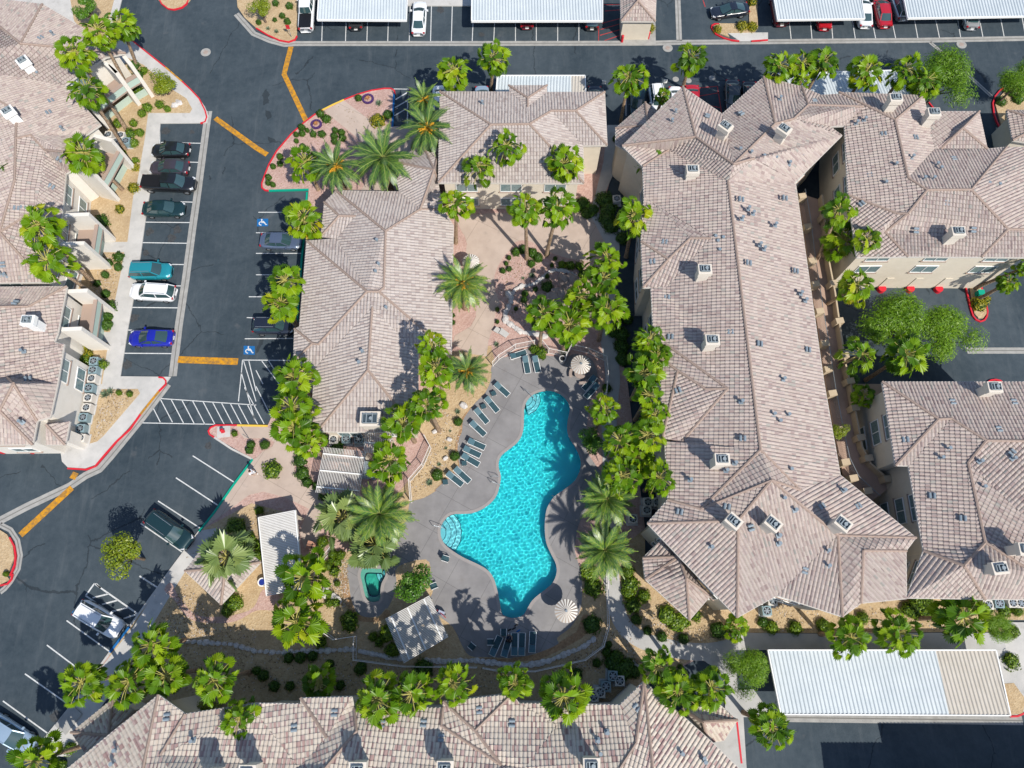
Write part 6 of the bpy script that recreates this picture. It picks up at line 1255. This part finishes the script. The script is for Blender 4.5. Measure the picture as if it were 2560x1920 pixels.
# utility box, cones, small red items
def boxthing(name,quadpt,dims,rz,m,label,cat,z=.13):
    p=pts(quadpt,dims[2])[0];r=empty(name,(p.x,p.y,z),rz);tag(r,label,cat);b=MB();b.box((0,0,dims[2]/2),dims);b.build('cabinet',m,r);b=MB();b.box((0,0,dims[2]+.03),(dims[0]+.08,dims[1]+.08,.06));b.build('lid',m,r)
boxthing('utility_box','13:1838,870',(.6,.5,.7),0,M_TEAL,'small green utility box in the red kerbed island','utility box');boxthing('planter_box','30:600,1240',(1.3,2.0,.08),-.6,M_CURB,'grey inset panel in the lower left sidewalk','utility cover',.10)
# red and white pool float / lifeguard hook leaning on the pergola
p=pts('31:1600,320',.8)[0];r=empty('pool_cart',(p.x,p.y,.14),-.4);tag(r,'small cart with a red handle beside the tilted pergola','cart');b=MB();b.box((0,0,.45),(.6,.4,.5));b.build('bin',M_SV if False else mat('cart_grey',(.35,.38,.48),.5),r);b=MB();b.bar((-.5,.1,.5),(.6,-.2,1.0),.06,.06);b.build('handle',M_RED,r)
for s in (-1,1): b=MB();b.cyl((s*.3,0),.1,0,.2,10);b.build('wheel',M_BLK,r)
# swimmers' sandals etc.
for sp,l,m_ in (('E:1065,1545','black flip flop nearest the bottom tip of the pool',M_BLK),('E:1042,1580','black flip flop midway between pool tip and chairs',M_BLK),('E:995,1595','pair of black sandals beside the lower deck chair',M_BLK),('E:1088,1605','blue cloth on the shaded deck',M_BLUE)):
    p=pts(sp,.1)[0];b=MB();b.tube([(-.16,0,.03),(-.05,.01,.035),(.08,0,.03),(.17,.01,.03)],[.04,.055,.06,.03],8);o=b.build('sandal' if 'blue' not in l else 'cloth',m_);o.location=(p.x,p.y,.145);o.rotation_euler=(0,0,hash(l)%3 if False else .5);o.scale=(1.2,1.3,.6);tag(o,l,'sandal' if 'blue' not in l else 'towel')
# ---------------------------------------------------------------- persons seen from above
def human(pt,rz,label,shirt,pants,hair,skin=(.42,.25,.17),stride=.28,seated=False):
    p=pts(pt,1.2)[0] if not seated else pts(pt,.9)[0];root=empty('person',(p.x,p.y,.13),rz);tag(root,label,'person')
    J={'pel':(0,0,.95),'sp':(0.02,0,1.15),'ch':(.03,0,1.36),'nk':(.05,0,1.50),'hd0':(.07,0,1.58),'hd':(.08,0,1.68),'ht':(.07,0,1.76)}
    J.update(sl=(.02,.19,1.42),el=(-.10,.26,1.16),wl=(.06,.27,.95),hl=(.10,.265,.87),sr=(.02,-.19,1.42),er=(.10,-.26,1.18),wr=(.30,-.22,1.06),hr=(.37,-.21,1.03))
    J.update(ql=(stride*.1,.10,.90),kl=(stride*.8,.10,.52),al=(stride*.7,.10,.10),tl=(stride*.7+.17,.10,.05),qr=(-.02,-.10,.90),kr=(-.02,-.10,.50),ar=(-stride,-.10,.14),tr=(-stride+.15,-.10,.05))
    if seated: J.update({k:(v[0],v[1],v[2]-.5) for k,v in J.items() if k not in('kl','al','tl','kr','ar','tr')});J.update(kl=(.45,.12,.48),al=(.5,.12,.1),tl=(.66,.12,.05),kr=(.45,-.12,.48),ar=(.5,-.12,.1),tr=(.66,-.12,.05))
    rad=dict(pel=.15,sp=.14,ch=.165,nk=.065,hd0=.075,hd=.105,ht=.07,sl=.075,el=.052,wl=.036,hl=.04,sr=.075,er=.052,wr=.036,hr=.04,ql=.10,kl=.07,al=.048,tl=.04,qr=.10,kr=.07,ar=.048,tr=.04)
    E_=[('pel','sp'),('sp','ch'),('ch','nk'),('nk','hd0'),('hd0','hd'),('hd','ht'),('ch','sl'),('sl','el'),('el','wl'),('wl','hl'),('ch','sr'),('sr','er'),('er','wr'),('wr','hr'),('pel','ql'),('ql','kl'),('kl','al'),('al','tl'),('pel','qr'),('qr','kr'),('kr','ar'),('ar','tr')]
    def skin_(keys,edges,name,m,grow=0,par=root,sub=2):
        ks=list(keys);me=bpy.data.meshes.new(name);me.from_pydata([J[k] for k in ks],[(ks.index(a),ks.index(b)) for a,b in edges],[]);o=bpy.data.objects.new(name,me);link(o)
        md=o.modifiers.new('s','SKIN');sv=me.skin_vertices[0].data
        for i,k in enumerate(ks): sv[i].radius=(rad[k]+grow,rad[k]+grow)
        sv[0].use_root=True;o.modifiers.new('u','SUBSURF').levels=sub
        dg=bpy.context.evaluated_depsgraph_get();m2=bpy.data.meshes.new_from_object(o.evaluated_get(dg));o.modifiers.clear();o.data=m2;m2.materials.clear();m2.materials.append(m);m2.polygons.foreach_set('use_smooth',[True]*len(m2.polygons));o.parent=par;return o
    # fingers on both hands
    for s,w,h in (('l','wl','hl'),('r','wr','hr')):
        W0,H0=Vector(J[w]),Vector(J[h]);d=(H0-W0).normalized();sd_=Vector((d.y,-d.x,.2)).normalized()
        for k,(off,ln) in enumerate(((-.024,.07),(-.008,.08),(.008,.075),(.022,.06))):
            a='f%s%d'%(s,k);J[a]=tuple(H0+d*.04+sd_*off);J[a+'t']=tuple(H0+d*(.04+ln)+sd_*off*1.3+Vector((0,0,-.015)));rad[a]=.009;rad[a+'t']=.007;E_+= [(h,a),(a,a+'t')]
        a='th'+s;J[a]=tuple(W0.lerp(H0,.7)+sd_*.05);J[a+'t']=tuple(H0+sd_*.06+d*.02);rad[a]=.012;rad[a+'t']=.008;E_+=[(h,a),(a,a+'t')]
    body=skin_(J.keys(),E_,'body',mat('skin',skin,.5))
    tops=('sp','ch','sl','el','sr','er','pel');skin_(tops,[('pel','sp'),('sp','ch'),('ch','sl'),('sl','el'),('ch','sr'),('sr','er')],'shirt',shirt,.028)
    lg=('pel','ql','kl','qr','kr');skin_(lg,[('pel','ql'),('ql','kl'),('pel','qr'),('qr','kr')],'trousers',pants,.02)
    for s,a,t in (('l','al','tl'),('r','ar','tr')): skin_((a,t),[(a,t)],'shoe',M_WHITE,.012)
    bm=bmesh.new();bmesh.ops.create_uvsphere(bm,u_segments=16,v_segments=10,radius=.122);hz=Vector(J['hd'])
    for v in bm.verts: v.co.x*=1.1;v.co.z*=1.05
    bmesh.ops.delete(bm,geom=[v for v in bm.verts if v.co.z<-.06 or (v.co.x>.05 and v.co.z<.055)],context='VERTS');me=bpy.data.meshes.new('hair');bm.to_mesh(me);bm.free();o=bpy.data.objects.new('hair',me);link(o);o.parent=root;o.location=hz+Vector((-.012,0,.02));me.materials.append(hair)
    b=MB();b.add([(hz.x+.10,0,hz.z+.02),(hz.x+.10,.018,hz.z-.03),(hz.x+.145,0,hz.z-.025),(hz.x+.10,-.018,hz.z-.03)],[(0,1,2),(0,2,3),(1,3,2)]);b.build('nose',mat('skin',skin,.5),root)
    b=MB()
    for s in (-1,1): b.box((hz.x+.103,s*.036,hz.z+.015),(.012,.028,.014));
    b.build('eyes',M_DARK,root);b=MB();b.box((hz.x+.10,0,hz.z-.055),(.012,.05,.012));b.build('mouth',mat('lips',(.3,.1,.08),.5),root)
    for s in (-1,1): b=MB();b.box((hz.x+.0,s*.11,hz.z-.01),(.05,.02,.06));b.build('ear',mat('skin',skin,.5),root)
    return root
HAIR=mat('dark_hair',(.015,.01,.008),.6)
human('W:620,850',-.2,'person in a white shirt walking on the pink path beside the green kerb',mat('white_shirt',(.72,.74,.82),.8),mat('pale_trousers',(.55,.56,.6),.8),HAIR)
human('31:2185,560',1.4,'dark clothed person sitting among the loungers at the bottom of the deck',mat('dark_shirt',(.02,.02,.03),.8),mat('dark_shorts',(.02,.025,.05),.8),HAIR,seated=True)
# ---------------------------------------------------------------- walkway between the upper right buildings
def wallrun(pl,h0,h1,w,m,name,par,L):
    b=MB();strip([(p.x-L.x,p.y-L.y) for p in pl],w,h0,h1,b);return b.build(name,m,par)
wk=pts('13:255,0 300,220 345,560 370,760 400,960 450,1250 480,1500 23:505,0 560,300 620,640 660,790 780,900 900,1010',2.8);we=pts('13:440,60 470,330 500,640 550,900 600,1250 640,1520 23:690,60 730,300 780,560 850,700 1060,890',2.8)
root=empty('walkway',(wk[3].x,wk[3].y,0));tag(root,'raised tan walkway with beige pillars between the long building and its right neighbours','walkway');L=Vector((wk[3].x,wk[3].y,0))
b=MB();b.prism([(p.x-L.x,p.y-L.y) for p in wk+we[::-1]],2.45,2.7);b.build('deck',M_WALK,root)
wallrun(we,2.4,3.7,.16,M_STUCT,'parapet',root,L)
for line_ in (we,wk):
    for i in range(len(line_)-1):
        for t in ((.35,) if line_ is wk else (.7,)):
            p=line_[i].lerp(line_[i+1],t)-L;b=MB();b.box((p.x,p.y,1.9),(.8,.6,3.9),rz=.15);b.build('pillar',M_STUCT,root)
b=MB()
for off in (.5,):
    for i in range(len(wk)-1):
        a,c=wk[i].lerp(we[min(i,len(we)-1)],.22)-L,wk[i+1].lerp(we[min(i+1,len(we)-1)],.22)-L
        n=int((c-a).length/.16)
        for k in range(n): p=a.lerp(c,k/n);b.box((p.x,p.y,3.2),(.02,.02,1.0))
        b.bar((a.x,a.y,3.7),(c.x,c.y,3.7),.05,.05)
b.build('railing',M_METG,root)
q=pts('13:400,350 480,0 700,-100 660,600 760,780 620,790',0.02);b=MB();b.prism([(p.x,p.y) for p in q],-.01,.02);tag(b.build('paved_court',M_WALK),'brown paved court between buildings',kind='structure')
q=pts('23:700,0 980,0 1200,720 1340,1440 1150,1440 900,1000 760,700',0.02);b=MB();b.prism([(p.x,p.y) for p in q],-.01,.024);tag(b.build('paved_court',M_WALK),'brown paved court between buildings',kind='structure')
# red bumper posts and garage piers
for specs,wh,gb in (('13:990,830 1236,830 1482,832','in front of the cream garage facade',B6),('20:8,562 264,562','at the foot of the left edge building',B2)):
    q=pts(specs)
    for a,lb in zip(q,clabels(q,'round red bumper',wh)):
        p=P(a[0],a[1],.5);r=empty('bumper_post',(p.x,p.y,0));tag(r,lb,'bumper','red garage bumpers');b=MB();b.cyl((0,0),.42,0,.5,20);b.build('drum',M_RED,r);b=MB();b.box((0,.75,1.2),(.75,1.1,2.4));b.build('pier',M_STUCW if gb is B2 else M_STUC,r)
# balconies of the left buildings
def balcony(a,b_,depth,label,h=(2.7,),m=M_STUCW):
    """a, b: wall line at eave height; depth outward"""
    A,B=pts(a,5.7)[0],pts(b_,5.7)[0];A.z=B.z=0;d=(B-A).normalized();n=Vector((d.y,-d.x,0))
    if n.dot(-A)<0: n=-n
    root=empty('balcony',(A.x,A.y,0));tag(root,label,'balcony','white balconies of the left buildings');ln=(B-A).length
    for t in (0,ln):
        c=d*t+n*depth/2;m_=MB();m_.box((c.x,c.y,2.75),(.42,depth,5.5),rz=math.atan2(d.y,d.x));m_.build('fin_wall',m,root)
    for z in h:
        c=d*ln/2+n*depth/2;m_=MB();m_.box((c.x,c.y,z),(ln-.4,depth,.2),rz=math.atan2(d.y,d.x));m_.build('floor_slab',M_TRIM,root)
        c=d*ln/2+n*(depth-.12);m_=MB();m_.box((c.x,c.y,z+.5),(ln-.45,.2,1.0),rz=math.atan2(d.y,d.x));m_.build('parapet',M_GREEN,root);m_=MB();m_.box((c.x,c.y,z+1.06),(ln-.45,.4,.1),rz=math.atan2(d.y,d.x));m_.build('coping',M_TRIM,root)
    c=d*ln/2+n*(depth*.5);m_=MB();m_.box((c.x,c.y,.5),(ln-.45,.15,1.0),rz=math.atan2(d.y,d.x));m_.build('patio_wall',M_GREEN,root)
balcony('00:885,520 885,520'.split()[0],'00:600,730',2.4,'white two level balcony with sage panels under the top left eave');balcony('00:1060,470','00:940,540',1.6,'narrow white wall bay beside the corner hedge')
balcony('00:800,1160','00:640,1440',2.2,'white two level balcony beside the palm with rubble at its foot');balcony('10:545,190','10:500,440',2.6,'white balcony behind the round clipped shrub bed');balcony('10:575,850','10:520,1180',2.0,'white balcony beside the three joined clipped shrubs')
# yellow play benches at the right edge
for sp,l in (('03:2165,1310','upper yellow bench frame in the red kerbed bed at the right edge'),('03:2195,1370','lower yellow bench frame in the red kerbed bed at the right edge')):
    p=pts(sp,.5)[0];r=empty('bench',(p.x,p.y,.14),.7);tag(r,l,'bench','yellow bench frames');b=MB();b.box((0,0,.45),(1.5,.35,.06));b.build('seat',M_ORG,r)
    for x in (-.6,.6): b=MB();b.box((x,0,.22),(.08,.3,.44));b.build('leg',M_ORG,r)
q=pts('02:985,240 1165,240',1.0);EN=[o for o in COL.objects if o.name=='trash_enclosure'][0]
for k in (0,1):
    a=q[0].lerp(q[1],k*.5+.02);c=q[0].lerp(q[1],k*.5+.48);b=MB();b.box(((a.x+c.x)/2-EN.location.x,q[0].y-.0-EN.location.y,1.25),((c-a).length,.08,2.1));b.build('gate',mat('gate_grey',(.13,.12,.12),.6),EN)
for a_,l in (('02:955,330','red bollard left of the trash enclosure'),('02:1182,300','red bollard right of the trash enclosure')):
    p=pts(a_,.6)[0];r=empty('bollard',(p.x,p.y,0));tag(r,l,'bollard','red bollards');b=MB();b.cyl((0,0),.16,0,1.0,14);b.build('tube',M_RED,r);b=MB();b.cyl((0,0),.16,1.0,1.08,14,r1=.05);b.build('cap',M_RED,r)
for o in list(COL.objects):
    if o.type=='MESH' and o.parent is None and 'label' not in o: 
        bpy.data.objects.remove(o) if not o.get('kind') else None
if False:
    for o in COL.objects:
        if o.parent is None and 'label' in o and len(o['label'].replace(',',' ').split())>16: print('LONG',len(o['label'].split()),o['label'])
